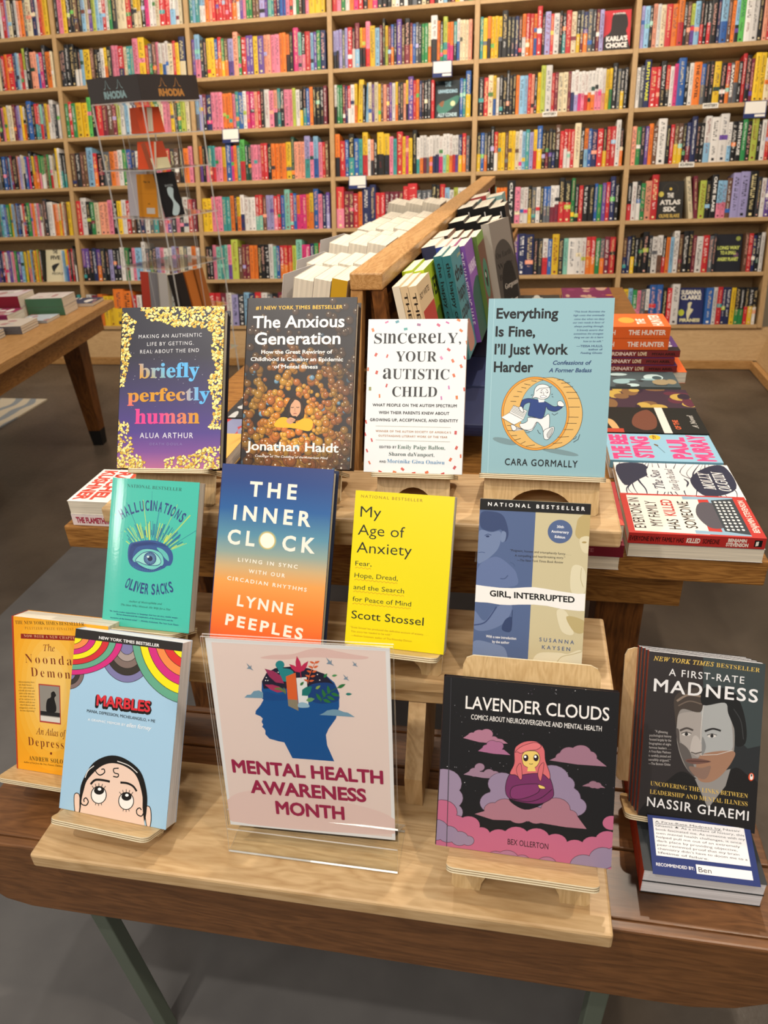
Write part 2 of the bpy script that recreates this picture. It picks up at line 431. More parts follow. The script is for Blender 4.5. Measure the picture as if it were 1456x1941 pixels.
# ------------------------------------------------------------------ cover artwork
def art_briefly(a):
    a.grad([(0, '#2a2b36'), (.3, '#33323f'), (.55, '#45406a'), (.78, '#55458c'), (.9, '#7d5296'), (1, '#b06a94')])
    clear = [(250, 100), (380, 100), (390, 190), (480, 260), (600, 265), (740, 330), (870, 345), (1000, 350), (1100, 380), (1150, 450), (1130, 600), (1170, 760),
             (1090, 900), (1120, 1100), (1160, 1230), (1100, 1400), (1260, 1420), (1260, 1600), (1060, 1610), (900, 1680), (630, 1720), (610, 1900), (430, 1900), (410, 1720),
             (300, 1640), (270, 1480), (230, 1330), (60, 1260), (60, 970), (180, 950), (250, 700), (270, 600), (250, 480), (330, 270), (200, 160), (100, 100)]
    def inside(x, y):
        c = False
        for i in range(len(clear)):
            (x1, y1), (x2, y2) = clear[i - 1], clear[i]
            if (y1 > y) != (y2 > y) and x < (x2 - x1) * (y - y1) / (y2 - y1) + x1: c = not c
        return c
    rnd = random.Random(3); golds = ['#e9cf6e', '#d9b84e', '#f4e294', '#c79c38', '#eed98a']
    a.nx(); k = 0; z0 = a.z
    for i in range(4200):
        x, y = rnd.uniform(110, 1265), rnd.uniform(105, 1840)
        if inside(x, y): continue
        g = rnd.choice(golds); t = rnd.uniform(0, 6.28); l_ = rnd.uniform(30, 52); q = l_ * .36
        c_, s_ = math.cos(t), math.sin(t)
        pts = [(-l_ / 2, 0), (-l_ * .2, q * .8), (l_ * .2, q * .7), (l_ / 2, 0), (l_ * .2, -q * .7), (-l_ * .2, -q * .8)]
        k += 1; a.z = z0 + (k % 50) * 3e-6
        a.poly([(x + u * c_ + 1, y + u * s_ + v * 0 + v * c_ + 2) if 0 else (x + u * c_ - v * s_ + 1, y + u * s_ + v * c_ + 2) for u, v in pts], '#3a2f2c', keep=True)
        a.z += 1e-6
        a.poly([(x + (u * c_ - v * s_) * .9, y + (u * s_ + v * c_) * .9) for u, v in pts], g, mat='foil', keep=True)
        if k > 1500: break
    a.z = z0 + 2e-4
    a.nx()
    for i in range(46): x, y = rnd.uniform(270, 1080), rnd.uniform(320, 1250); a.ell(x, y, rnd.choice([2, 3, 4]), None, '#b9bccb', n=6, keep=True)
    w = '#d9dade'
    a.text('MAKING AN AUTHENTIC', 355, 443, 1028, 452, 38, w, sp=1.25); a.text('LIFE BY GETTING.', 445, 525, 942, 533, 38, w, sp=1.25); a.text('REAL ABOUT THE END', 370, 603, 997, 610, 38, w, sp=1.25)
    O, B_, P_, G_ = hx('#d2952f'), hx('#5fb4ea'), hx('#e0478f'), hx('#8fb59a')
    a.text('briefly', 352, 860, 1000, 868, 148, lambda x, y: mix(mix(O, G_, min(1, x * 2.2)), B_, max(0, min(1, x * 1.7 - .3 + y * .55))), f='r', b=.012)
    a.text('perfectly', 230, 1106, 1112, 1112, 132, lambda x, y: mix(mix(O, O, 1), B_, max(0, min(1, (x - .62) * 4))) if x > .12 else mix(hx('#e2716e'), O, max(0, min(1, y + .3))), f='r', b=.012)
    a.text('human', 308, 1338, 1000, 1352, 152, lambda x, y: mix(P_, O, max(0, min(1, x * 1.9 - .75))), f='r', b=.012)
    a.text('ALUA ARTHUR', 362, 1492, 932, 1506, 56, '#e3e1ec', sp=1.2); a.text('DEATH DOULA', 470, 1570, 815, 1578, 26, '#8b7fb6', sp=1.4)

def art_anxious(a):
    a.fill('#2b2627'); rnd = random.Random(5); a.nx(); z0 = a.z
    for i in range(760):
        y = 60 + 1790 * math.sqrt(rnd.random()) if rnd.random() < .8 else rnd.uniform(60, 1850); x = rnd.uniform(85, 1300)
        d = math.hypot((x - 640) / 620, (y - 1330) / 800); t = max(0, min(1, 1.12 - d)); big = rnd.uniform(22, 46) * (1 + max(0, (y - 1400) / 1100))
        if y < 620 and rnd.random() < .45: continue
        if (x - 650) ** 2 / 105 ** 2 + (y - 1240) ** 2 / 150 ** 2 < 1 and rnd.random() < .8: continue
        base = mix(hx('#4a3525'), hx(rnd.choice(['#f0a52e', '#e58f2a', '#f2b23a', '#dd7f33'])), t ** 1.1)
        if rnd.random() < .06: base = mix(hx('#3c4d5c'), hx('#8fc4e2'), t); big *= .62
        if y > 1640: base = mul(base, .6)
        a.z = z0 + (i % 50) * 5e-6; a.ell(x, y, big, None, mul(base, .38), n=16, keep=True); a.z += 1e-6
        a.ell(x - big * .08, y - big * .1, big * .86, None, mul(base, .74), n=16, keep=True); a.z += 1e-6
        a.ell(x - big * .15, y - big * .2, big * .6, None, base, n=14, keep=True); a.z += 1e-6
        a.ell(x - big * .25, y - big * .36, big * .16, None, mix(base, (1, .95, .8, 1), .6), n=8, keep=True)
    a.z = z0 + 3e-4
    a.blob([(600, 1110), (650, 1085), (705, 1110), (745, 1200), (740, 1300), (690, 1330), (560, 1330), (520, 1290), (545, 1210)], '#2c211c')
    a.blob([(480, 1310), (560, 1300), (640, 1360), (740, 1310), (830, 1340), (800, 1440), (640, 1410), (440, 1390)], '#e8b52a')
    a.blob([(598, 1150), (650, 1120), (700, 1150), (708, 1220), (690, 1270), (650, 1300), (610, 1270), (592, 1210)], '#d9a582')
    a.blob([(590, 1170), (615, 1120), (650, 1105), (640, 1130), (605, 1180), (596, 1260), (575, 1290)], '#3a2a20'); a.blob([(700, 1130), (735, 1200), (735, 1290), (708, 1280), (712, 1200)], '#3a2a20')
    for x in (622, 678): a.line([(x - 16, 1196), (x, 1201), (x + 16, 1196)], 6, '#3a241c')
    a.line([(650, 1205), (646, 1238), (655, 1242)], 4, '#a87456'); a.line([(634, 1264), (650, 1260), (666, 1264)], 8, '#a3524a')
    a.poly([(608, 1285), (662, 1288), (655, 1362), (603, 1355)], '#141416')
    a.blob([(560, 1330), (600, 1300), (650, 1318), (648, 1335), (610, 1365), (580, 1362)], '#d39c79'); a.line([(600, 1318), (652, 1330)], 4, '#a87456'); a.line([(598, 1335), (648, 1346)], 4, '#a87456')
    w = '#f1efec'
    a.text('#1 NEW YORK TIMES BESTSELLER', 245, 192, 1140, 202, 36, '#eebd3c', b=.02, sp=1.1)
    a.text('The Anxious', 212, 378, 1160, 388, 118, w, b=.02); a.text('Generation', 230, 548, 1118, 560, 118, w, b=.02)
    a.text('How the Great Rewiring of', 300, 645, 1035, 658, 37, w, b=.02); a.text('Childhood Is Causing an Epidemic', 190, 716, 1145, 738, 37, w, b=.02); a.text('of Mental Illness', 432, 796, 882, 808, 37, w, b=.02)
    a.text('Jonathan Haidt', 142, 1622, 1095, 1662, 86, w, b=.02); a.text('Coauthor of The Coddling of the American Mind', 235, 1695, 985, 1730, 22, w, sh=.25, b=.01)

def art_sincere(a):
    a.fill('#e4e8ea')
    cols = ['#cf4a35', '#d9762e', '#c9403f', '#d8662f']
    D = [(205, 185, 70, 2, 1), (345, 110, 155, 1, '#cf5f93'), (450, 108, 160, 2, '#2f8d9e'), (533, 180, 172, 2, '#2b9a94'), (665, 140, 10, 2, '#9c5f8a'), (860, 146, 35, 2, '#cc4070'), (950, 124, 25, 1, '#c8509a'), (1060, 101, 25, 2, 1), (1083, 203, 40, 2, 1),
         (960, 388, 40, 2, 2), (232, 428, 120, 2, 1), (345, 443, 110, 1, 1), (887, 468, 60, 2, '#d98bb5'), (1000, 498, 65, 2, 2), (1083, 552, 65, 2, 2), (1118, 468, 70, 1, 1), (1138, 320, 80, 1, 1), (237, 604, 108, 2, 1), (1010, 642, 68, 2, 2), (335, 735, 108, 1, 2), (167, 765, 92, 2, '#8a8a3a'),
         (960, 760, 85, 1, '#c874b0'), (262, 838, 88, 1, 1), (884, 864, 85, 1, '#c874b0'), (1038, 860, 85, 2, 1), (1112, 780, 85, 1, 1), (122, 1096, 80, 1, 1), (112, 1220, 70, 1, 2), (177, 1280, 75, 1, 2), (1025, 1210, 95, 2, 2), (127, 1386, 70, 1, 2), (1033, 1362, 115, 2, 1), (972, 1480, 120, 2, 2), (1013, 1560, 125, 2, 2),
         (150, 1508, 65, 1, 2), (487, 1575, 40, 2, 1), (258, 1598, 25, 1, 1), (405, 1605, 20, 2, 1), (600, 1612, 170, 1, 1), (732, 1608, 160, 2, 2), (893, 1620, 160, 1, 2), (1075, 1445, 90, 1, 2), (150, 570, 95, 1, 2)]
    rnd = random.Random(9)
    for x, y, an, n_, c in D:
        c = c if isinstance(c, str) else rnd.choice(cols[:2] if c == 1 else cols[2:])
        dx, dy = math.cos(R(an)), math.sin(R(an)); a.nx()
        for j in range(n_ + 1):
            o = (j - n_ / 2) * 8
            a.line([(x - dx * 18 - dy * o, y - dy * 18 + dx * o), (x + dx * 18 - dy * o, y + dy * 18 + dx * o)], 7, c, keep=True)
    k = '#17181b'
    for ch, xa, xb, cp in (('S', 215, 292, 100), ('I', 305, 345, 100), ('n', 350, 437, 142), ('C', 450, 540, 100), ('e', 555, 637, 142), ('R', 650, 747, 100), ('e', 755, 832, 142), ('L', 845, 925, 100), ('Y', 948, 1050, 100), (',', 1060, 1082, 90)):
        a.text(ch, xa, 318 + (xa - 215) * .009, xb, 318 + (xb - 215) * .009, cp, k, f='r', b=-.008)
    a.text('YOUR', 430, 496, 840, 503, 98, k, f='r', b=-.008); a.text('a', 298, 667, 385, 668, 150, k, f='r', b=-.008); a.text('UTISTIC', 395, 670, 963, 682, 100, k, f='r', b=-.008); a.text('CHILD', 390, 845, 840, 852, 98, k, f='r', b=-.008)
    a.text('WHAT PEOPLE ON THE AUTISM SPECTRUM', 190, 940, 1035, 957, 27, k, b=.02, sp=1.1); a.text('WISH THEIR PARENTS KNEW ABOUT', 252, 1016, 962, 1032, 27, k, b=.02, sp=1.1); a.text('GROWING UP, ACCEPTANCE, AND IDENTITY', 162, 1088, 1050, 1106, 27, k, b=.02, sp=1.1)
    for p in (((220, 1137), (975, 1158)), ((217, 1278), (968, 1302))): a.line(p, 2.5, '#a9a184')
    a.text("WINNER OF THE AUTISM SOCIETY OF AMERICA'S", 218, 1198, 978, 1218, 19, '#b0793f', sp=1.2, b=.01); a.text('OUTSTANDING LITERARY WORK OF THE YEAR', 246, 1245, 942, 1265, 19, '#b0793f', sp=1.2, b=.01)
    a.text('EDITED BY', 255, 1360, 428, 1364, 22, k, b=.02, sp=1.2); a.text('Emily Paige Ballou,', 438, 1368, 918, 1380, 38, '#2f5a48', f='r', b=-.008)
    a.text('Sharon daVanport,', 350, 1438, 810, 1450, 36, '#22403c', f='r', b=-.008); a.text('AND', 250, 1505, 318, 1510, 20, k, b=.02, sp=1.2); a.text('Morénike Giwa Onaiwu', 330, 1510, 912, 1528, 38, '#4a86b4', f='r', b=-.008)

def art_everything(a):
    a.fill('#8fb7c2'); a.line([(205, 50), (108, 1580)], 5, '#a6cad3')
    k = '#1b1e22'; n_ = '#26406e'
    a.text('Everything', 216, 218, 735, 220, 84, k, b=.028); a.text('Is Fine,', 204, 372, 540, 375, 84, k, b=.028); a.text("I\u2019ll Just Work", 192, 525, 815, 532, 86, k, b=.028); a.text('Harder', 182, 678, 517, 682, 86, k, b=.028)
    Q = [('\u201cThis book illustrates the', 868, 1127, 175), ('high costs that eventually', 862, 1125, 206), ('come due when we deny', 868, 1123, 238), ('our own needs in favor of', 858, 1121, 268), ('always pushing through.', 868, 1115, 300), ('It bravely asserts that', 890, 1113, 332), ('sometimes the strangest', 862, 1112, 363), ('thing we can do is learn', 866, 1110, 394), ('how to be soft.\u201d', 942, 1108, 428)]
    for t, xa, xb, y in Q: a.text(t, xa, y, xb, y + 1, 15, n_, sh=.25, b=.012)
    a.text('\u2014TESSA HULLS,', 885, 470, 1105, 471, 17, n_, b=.02); a.text('author of', 985, 498, 1103, 499, 15, n_, b=.02); a.text('Feeding Ghosts', 918, 528, 1100, 529, 15, n_, sh=.25, b=.015)
    a.text('Confessions of', 685, 620, 1010, 622, 34, n_, sh=.25, b=.022); a.text('A Former Badass', 648, 685, 1012, 687, 34, n_, sh=.25, b=.022)
    a.ell(262, 1288, 105, 26, '#79959c', rot=14); a.ell(730, 1385, 165, 22, '#79959c', rot=11)
    def E(cx, cy, rx, ry, rot=4, n=56):
        c, q = math.cos(R(rot)), math.sin(R(rot)); return [(cx + rx * math.cos(t) * c - ry * math.sin(t) * q, cy + rx * math.cos(t) * q + ry * math.sin(t) * c) for t in [2 * math.pi * i / n for i in range(n)]]
    F = E(527, 1047, 279, 314); Bk = E(655, 1045, 273, 312, 0)
    tan = '#dfb56c'; ol = '#3f3427'
    a.line(Bk, 8, ol, closed=True); a.line([(560, 735), (690, 733)], 8, ol, keep=True); a.line([(500, 1362), (650, 1357)], 8, ol, keep=True)
    a.poly(Bk, tan); a.poly([(560, 733), (690, 733), (690, 1357), (500, 1362)], tan); a.poly(F, tan)
    hole = []
    for x, y in F:
        d = ((x - 655) / 258) ** 2 + ((y - 1045) / 296) ** 2
        if d > 1: t = math.atan2((y - 1045) / 296, (x - 655) / 258); x, y = 655 + 258 * math.cos(t), 1045 + 296 * math.sin(t)
        hole.append((x, y))
    a.line(hole, 5, ol, closed=True); a.poly(hole, '#8fb7c2')
    a.line(F, 22, '#57432b', closed=True); a.line(F, 16, '#e39a3c', closed=True)
    for x0, y0, x1, y1 in [(718, 752, 776, 750), (752, 782, 826, 776), (772, 816, 852, 812), (795, 862, 886, 862), (808, 914, 906, 914), (815, 990, 908, 990), (810, 1078, 896, 1080), (795, 1132, 880, 1134), (770, 1188, 850, 1188), (715, 1255, 812, 1250), (672, 1312, 755, 1303),
                           (440, 785, 492, 796), (415, 815, 455, 822), (378, 850, 420, 856), (346, 894, 392, 896), (320, 936, 368, 938), (285, 1150, 330, 1150), (290, 1195, 345, 1197), (320, 1240, 368, 1238), (345, 1280, 400, 1265), (400, 1312, 440, 1292), (445, 1334, 520, 1322), (500, 758, 545, 765), (560, 745, 600, 752)]:
        a.line([(x0, y0), (x1, y1)], 4.5, ol, keep=True)
    wh = '#e9ecee'; o2 = '#2a2d33'; blu = '#2f4684'
    a.blob([(545, 1095), (510, 1180), (470, 1200), (360, 1160), (340, 1150), (325, 1180), (345, 1200), (365, 1175), (450, 1185), (480, 1120), (470, 1085)], wh, outline=o2, ow=4)
    a.blob([(470, 1080), (585, 1085), (640, 1050), (650, 1100), (640, 1190), (600, 1215), (580, 1160), (540, 1120), (500, 1180), (440, 1190), (400, 1165), (395, 1135), (430, 1130), (460, 1110)], wh, outline=o2, ow=4)
    a.blob([(600, 1195), (650, 1170), (685, 1165), (680, 1210), (640, 1270), (605, 1272), (595, 1240)], wh, outline=o2, ow=4); a.blob([(625, 1230), (660, 1180), (676, 1178), (668, 1215), (640, 1262)], '#b9bdbf', outline=o2, ow=3)
    a.blob([(318, 1145), (350, 1150), (366, 1175), (352, 1195), (330, 1190)], wh, outline=o2, ow=4)
    a.blob([(500, 915), (610, 940), (690, 985), (745, 970), (760, 992), (700, 1028), (640, 1012), (622, 985), (612, 1030), (585, 1090), (510, 1075), (468, 1060), (478, 1000), (485, 950), (440, 965), (420, 1010), (398, 1000), (415, 935), (450, 915)], blu, outline=o2, ow=4)
    a.poly([(552, 905), (612, 905), (605, 945), (560, 948)], wh); a.blob([(528, 830), (560, 795), (610, 790), (650, 812), (660, 860), (640, 905), (590, 922), (540, 905), (505, 908), (520, 880)], wh, outline=o2, ow=4)
    a.line([(540, 850), (570, 825), (640, 820), (672, 810)], 4, o2); a.ell(586, 858, 14, 16, '#ffffff'); a.line([(572, 858), (586, 842), (600, 858), (586, 874)], 3, o2, closed=True); a.ell(584, 860, 5, None, o2); a.ell(632, 856, 13, 15, '#ffffff'); a.ell(634, 860, 5, None, o2); a.line([(619, 856), (632, 842), (645, 856), (632, 871)], 3, o2, closed=True)
    a.line([(578, 842), (598, 834)], 3, o2); a.line([(622, 834), (640, 842)], 3, o2); a.blob([(575, 892), (605, 888), (628, 895), (605, 906), (580, 905)], '#ffffff', outline=o2, ow=3); a.line([(605, 862), (600, 878), (608, 880)], 3, o2)
    a.blob([(720, 945), (745, 935), (770, 955), (775, 980), (750, 985), (722, 975)], wh, outline=o2, ow=4)
    a.poly([(345, 972), (460, 1020), (425, 1100), (308, 1035)], '#e3e5e4'); a.poly([(308, 1035), (425, 1100), (345, 1145), (238, 1078)], '#f2f3f2')
    a.line([(345, 972), (460, 1020), (425, 1100), (308, 1035)], 4, o2, closed=True); a.line([(308, 1035), (425, 1100), (345, 1145), (238, 1078)], 4, o2, closed=True)
    for i in range(5): a.line([(322 + i * 5, 1022 - i * 11), (428 + i * 5, 1078 - i * 11)], 4, '#7d8183', keep=True)
    a.blob([(390, 990), (415, 985), (430, 1030), (405, 1025)], wh, outline=o2, ow=4)
    for p in ([(495, 885), (510, 880)], [(668, 880), (680, 875)], [(672, 895), (684, 902)], [(670, 1045), (690, 1060), (722, 1040)], [(440, 1205), (460, 1215), (478, 1208)], [(545, 1190), (555, 1215), (572, 1225)], [(850, 1300), (890, 1275), (905, 1230)], [(850, 1275), (870, 1262), (876, 1248)]): a.line(p, 4, o2, keep=True)
    a.text('CARA GORMALLY', 257, 1500, 880, 1525, 58, k, b=.012, sp=1.15)

def art_halluc(a):
    a.fill('#3dbba9')
    rnd = random.Random(4); a.nx()
    for i in range(74):
        an = R(-150 + i * 128 / 73 + rnd.uniform(-.5, .5)); c_, s_ = math.cos(an), math.sin(an)
        r0 = rnd.choice([185, 215, 240]); r1 = rnd.choice([300, 340, 370, 390, 400]) + (250 if i % 9 == 4 else 0)
        a.line([(625 + c_ * r0 * 1.25, 985 + s_ * r0), (625 + c_ * r1 * 1.12, 985 + s_ * r1)], rnd.choice([5, 8, 12]), rnd.choice(['#a9cf6a', '#c7d84f', '#1f7f93', '#1b6f8d', '#1f5f93', '#2a8f9c']), keep=True)
    a.line([(655, 250), (648, 480)], 3, '#1f7f93', keep=True)
    nv = '#1f3c7c'
    a.arc('HALLUCINATIONS', (305, 572), (650, 470), (985, 612), 112, nv, b=.022)
    a.blob([(370, 980), (385, 860), (440, 825), (620, 800), (760, 830), (860, 910), (882, 1000), (855, 1075), (810, 1085), (770, 1115), (640, 1155), (500, 1140), (400, 1080)], '#274f8f')
    a.blob([(395, 900), (430, 845), (600, 815), (700, 840), (600, 850), (480, 880), (430, 960), (420, 1040), (385, 1000)], '#1d3a7a')
    a.blob([(700, 885), (760, 900), (820, 960), (835, 1030), (800, 1010), (740, 940)], '#59b9b4'); a.blob([(425, 1000), (520, 910), (640, 900), (740, 940), (775, 1010), (765, 1080), (660, 1130), (540, 1110), (470, 1050), (440, 1045)], '#6cc7bd', outline='#1d3a7a', ow=6)
    a.blob([(455, 1025), (540, 945), (640, 930), (710, 970), (745, 1040), (700, 1080), (580, 1075), (500, 1045)], '#8fd5cc', outline='#1d3a7a', ow=7)
    a.ell(622, 1005, 72, 72, '#1c3472'); 
    a.nx()
    for i in range(30): t = i * 12; a.line([(622 + 30 * math.cos(R(t)), 1005 + 30 * math.sin(R(t))), (622 + 64 * math.cos(R(t)), 1005 + 64 * math.sin(R(t)))], 3, '#7fb6d8', keep=True)
    a.ell(622, 1005, 30, 30, '#0f1d4a'); a.ell(600, 985, 14, 12, '#cfe9ea')
    a.line(a.curve([(470, 1060), (560, 1110), (660, 1130), (750, 1085)]), 9, '#1d3a7a')
    a.nx()
    for i in range(40): x = 430 + i * 10; a.line([(x, 830 + abs(x - 620) * .06), (x + 14, 860 + abs(x - 620) * .07)], 2.5, '#16306c', keep=True)
    for i in range(16): a.line([(430 + i * 20, 1085 + 30 * math.sin(i / 16 * 3.1)), (440 + i * 20, 1110 + 35 * math.sin(i / 16 * 3.1))], 2.5, '#4d8fb4', keep=True)
    a.arc('OLIVER SACKS', (322, 1318), (600, 1398), (890, 1362), 112, nv, b=.02)
    a.text('NATIONAL BESTSELLER', 370, 205, 992, 250, 36, '#2c6b63', f='r', b=-.012, sp=1.1)
    a.text('Author of Musicophilia and', 372, 1485, 748, 1512, 20, '#2f6f6b', f='i', b=.004); a.text('The Man Who Mistook His Wife for a Hat', 285, 1522, 842, 1572, 20, '#2f6f6b', f='i', b=.004)
    a.text('\u201cDr. Sacks evokes apparitions in language that has an easy, tactile magic. . . .', 150, 1590, 962, 1662, 15, '#1d3a7a', f='r', b=-.004); a.text('He has demonstrated the complexities of the human brain and the', 235, 1625, 870, 1690, 15, '#1d3a7a', f='r', b=-.004); a.text('mysteries of the human mind.\u201d \u2014Michiko Kakutani, The New York Times', 165, 1662, 930, 1736, 15, '#1d3a7a', f='r', b=-.004)

def art_inner(a):
    a.grad([(0, '#36457c'), (.1, '#2d4a86'), (.25, '#2b5f9c'), (.4, '#5a8fa6'), (.5, '#8fa39a'), (.58, '#c9ab7c'), (.66, '#e59f52'), (.8, '#ec8434'), (.92, '#e96c2a'), (1, '#e05a28')])
    w = '#efe9dc'
    a.text('THE', 507, 411, 972, 453, 138, w, b=.03, sp=1.5); a.text('INNER', 337, 642, 1103, 716, 138, w, b=.03, sp=1.5)
    a.text('CL', 270, 885, 548, 910, 138, w, b=.03, sp=1.5); a.text('CK', 820, 945, 1138, 972, 140, w, b=.03, sp=1.5)
    for r_, c in ((92, '#8aa79a'), (86, '#a5ab8c'), (80, '#cdb978'), (75, '#ead08c')): a.ell(680, 855, r_, r_ * 1.04, c, n=36)
    a.ell(680, 855, 70, 74, '#f4efe0', n=36)
    a.text('LIVING IN SYNC', 378, 1065, 970, 1125, 36, w, b=.02, sp=1.5); a.text('WITH OUR', 484, 1178, 845, 1215, 36, w, b=.02, sp=1.5); a.text('CIRCADIAN RHYTHMS', 262, 1252, 1050, 1345, 36, w, b=.02, sp=1.4)
    a.text('LYNNE', 355, 1508, 912, 1578, 104, w, b=.03, sp=1.35); a.text('PEEPLES', 228, 1705, 1000, 1812, 106, w, b=.03, sp=1.35)

def art_yellow(a):
    a.fill('#e6d600'); k = '#24261a'; br = '#9a6a16'
    a.text('NATIONAL BESTSELLER', 237, 166, 820, 194, 28, br, sp=1.3, b=.004)
    a.text('My', 232, 362, 427, 368, 108, k, b=-.004); a.text('Age of', 210, 544, 650, 566, 106, k, b=-.004); a.text('Anxiety', 200, 723, 718, 750, 108, k, b=-.004)
    a.text('Fear,', 190, 854, 340, 860, 46, k); a.text('Hope, Dread,', 183, 972, 588, 1002, 46, k); a.text('and the Search', 175, 1090, 648, 1130, 46, k); a.text('for Peace of Mind', 167, 1210, 716, 1262, 46, k)
    for x0, y0, x1, y1 in ((188, 872, 335, 886), (182, 992, 585, 1028), (173, 1110, 648, 1156), (167, 1232, 714, 1284)):
        n_ = int((x1 - x0) / 9); a.line([(x0 + (x1 - x0) * i / n_, y0 + (y1 - y0) * i / n_ + (5 if i % 4 < 2 else -4)) for i in range(n_ + 1)], 4, '#cf8a1a')
    a.text('Scott Stossel', 158, 1382, 835, 1456, 78, k, b=.002)
    a.text('\u201cScott Stossel has produced the definitive account of anxiety. . . .', 148, 1478, 882, 1560, 18, '#b07a14'); a.text('This story has needed to be told.\u201d', 155, 1520, 535, 1558, 18, '#b07a14'); a.text('\u2014Andrew Solomon, author of The Noonday Demon', 155, 1560, 725, 1622, 18, '#b07a14')

def art_girl(a):
    a.fill('#c8be9a'); a.poly([(100, 60), (648, 90), (590, 1620), (60, 1580)], '#53668f')
    # left figure, faint
    a.blob([(150, 200), (240, 185), (340, 215), (385, 300), (400, 400), (370, 460), (350, 400), (330, 350), (250, 370), (150, 330)], '#3a4a72')
    a.blob([(130, 370), (240, 375), (320, 365), (335, 420), (310, 520), (250, 590), (180, 640), (120, 640)], '#7183a8', n=4); a.blob([(340, 370), (378, 380), (370, 450), (335, 460)], '#7587ab')
    a.line([(185, 405), (215, 392), (245, 402)], 8, '#44557d'); a.ell(212, 413, 16, 9, '#2f3d62'); a.line([(130, 560), (160, 556), (190, 562)], 6, '#485a84')
    a.blob([(180, 640), (300, 600), (420, 680), (480, 760), (460, 870), (110, 860), (120, 720)], '#6375a0'); a.line(a.curve([(420, 650), (450, 665), (460, 690)]), 4, '#44557d'); a.line(a.curve([(330, 800), (370, 800), (400, 770)]), 8, '#44557d')
    a.blob([(100, 1100), (190, 1190), (300, 1060), (440, 1050), (380, 1200), (220, 1280), (95, 1260)], '#6a7ca4'); a.line(a.curve([(95, 1230), (200, 1200), (300, 1060)]), 12, '#3d4d77'); a.blob([(380, 1180), (440, 1160), (430, 1290), (350, 1270)], '#34446c')
    a.line([(445, 1090), (435, 1280)], 6, '#2f3d62'); a.blob([(95, 1380), (260, 1400), (380, 1450), (380, 1600), (85, 1560)], '#7486ab')
    # right figure, pale
    a.blob([(1040, 240), (1140, 215), (1145, 420), (1060, 440), (1010, 400), (1015, 320)], '#b9a672'); a.blob([(1050, 430), (1140, 420), (1130, 560), (1070, 540)], '#d8cfae'); a.ell(1090, 466, 22, 9, '#a8935e')
    a.blob([(980, 700), (1060, 680), (1110, 760), (1100, 930), (980, 920)], '#d9d2b4'); a.line(a.curve([(1070, 700), (1065, 800), (1090, 880)]), 5, '#b3a67a')
    a.blob([(850, 1100), (940, 1110), (1010, 1310), (900, 1290)], '#dad3b6'); a.blob([(940, 1150), (1100, 1190), (1098, 1300), (1010, 1290)], '#b8a877'); a.blob([(640, 1560), (700, 1490), (880, 1490), (960, 1500), (1085, 1470), (1080, 1640), (700, 1620)], '#ddd6ba'); a.line(a.curve([(850, 1600), (900, 1530), (1000, 1505), (1088, 1480)]), 6, '#b5a87c')
    a.poly([(145, 65), (1150, 112), (1146, 215), (138, 170)], '#1b1b1c'); a.text('NATIONAL BESTSELLER', 212, 134, 1090, 178, 32, '#f2f2f2', b=.02, sp=1.7)
    a.poly([(100, 855), (200, 870), (330, 884), (440, 888), (560, 880), (640, 878), (760, 896), (900, 920), (1040, 940), (1110, 938), (1105, 1100), (1040, 1098), (900, 1082), (760, 1052), (640, 1040), (500, 1040), (420, 1044), (330, 1040), (220, 1022), (96, 1014)], '#eeedeb')
    a.text('GIRL, INTERRUPTED', 235, 960, 1012, 1022, 52, '#151515', b=.032, sh=-.06)
    a.ell(868, 368, 112, 107, '#53668f', n=40); w = '#eef0f4'
    a.text('30th', 838, 334, 902, 337, 22, w, b=.02); a.text('Anniversary', 788, 376, 948, 386, 22, w, b=.02); a.text('Edition', 820, 424, 914, 432, 22, w, b=.02)
    q = '#2c2c30'
    a.text('\u201cPoignant, honest and triumphantly funny. . . .', 415, 548, 970, 585, 20, q); a.text('A compelling and heartbreaking story.\u201d', 460, 596, 918, 618, 20, q); a.text('\u2014The New York Times Book Review', 478, 638, 902, 660, 20, q, sh=.25)
    a.text('With a new introduction', 205, 1345, 482, 1368, 24, w, b=.016); a.text('by the author', 263, 1395, 420, 1406, 24, w, b=.016)
    a.text('SUSANNA', 695, 1380, 1015, 1410, 34, '#4e6186', b=.014, sp=1.6); a.text('KAYSEN', 720, 1452, 980, 1474, 34, '#4e6186', b=.014, sp=1.6)

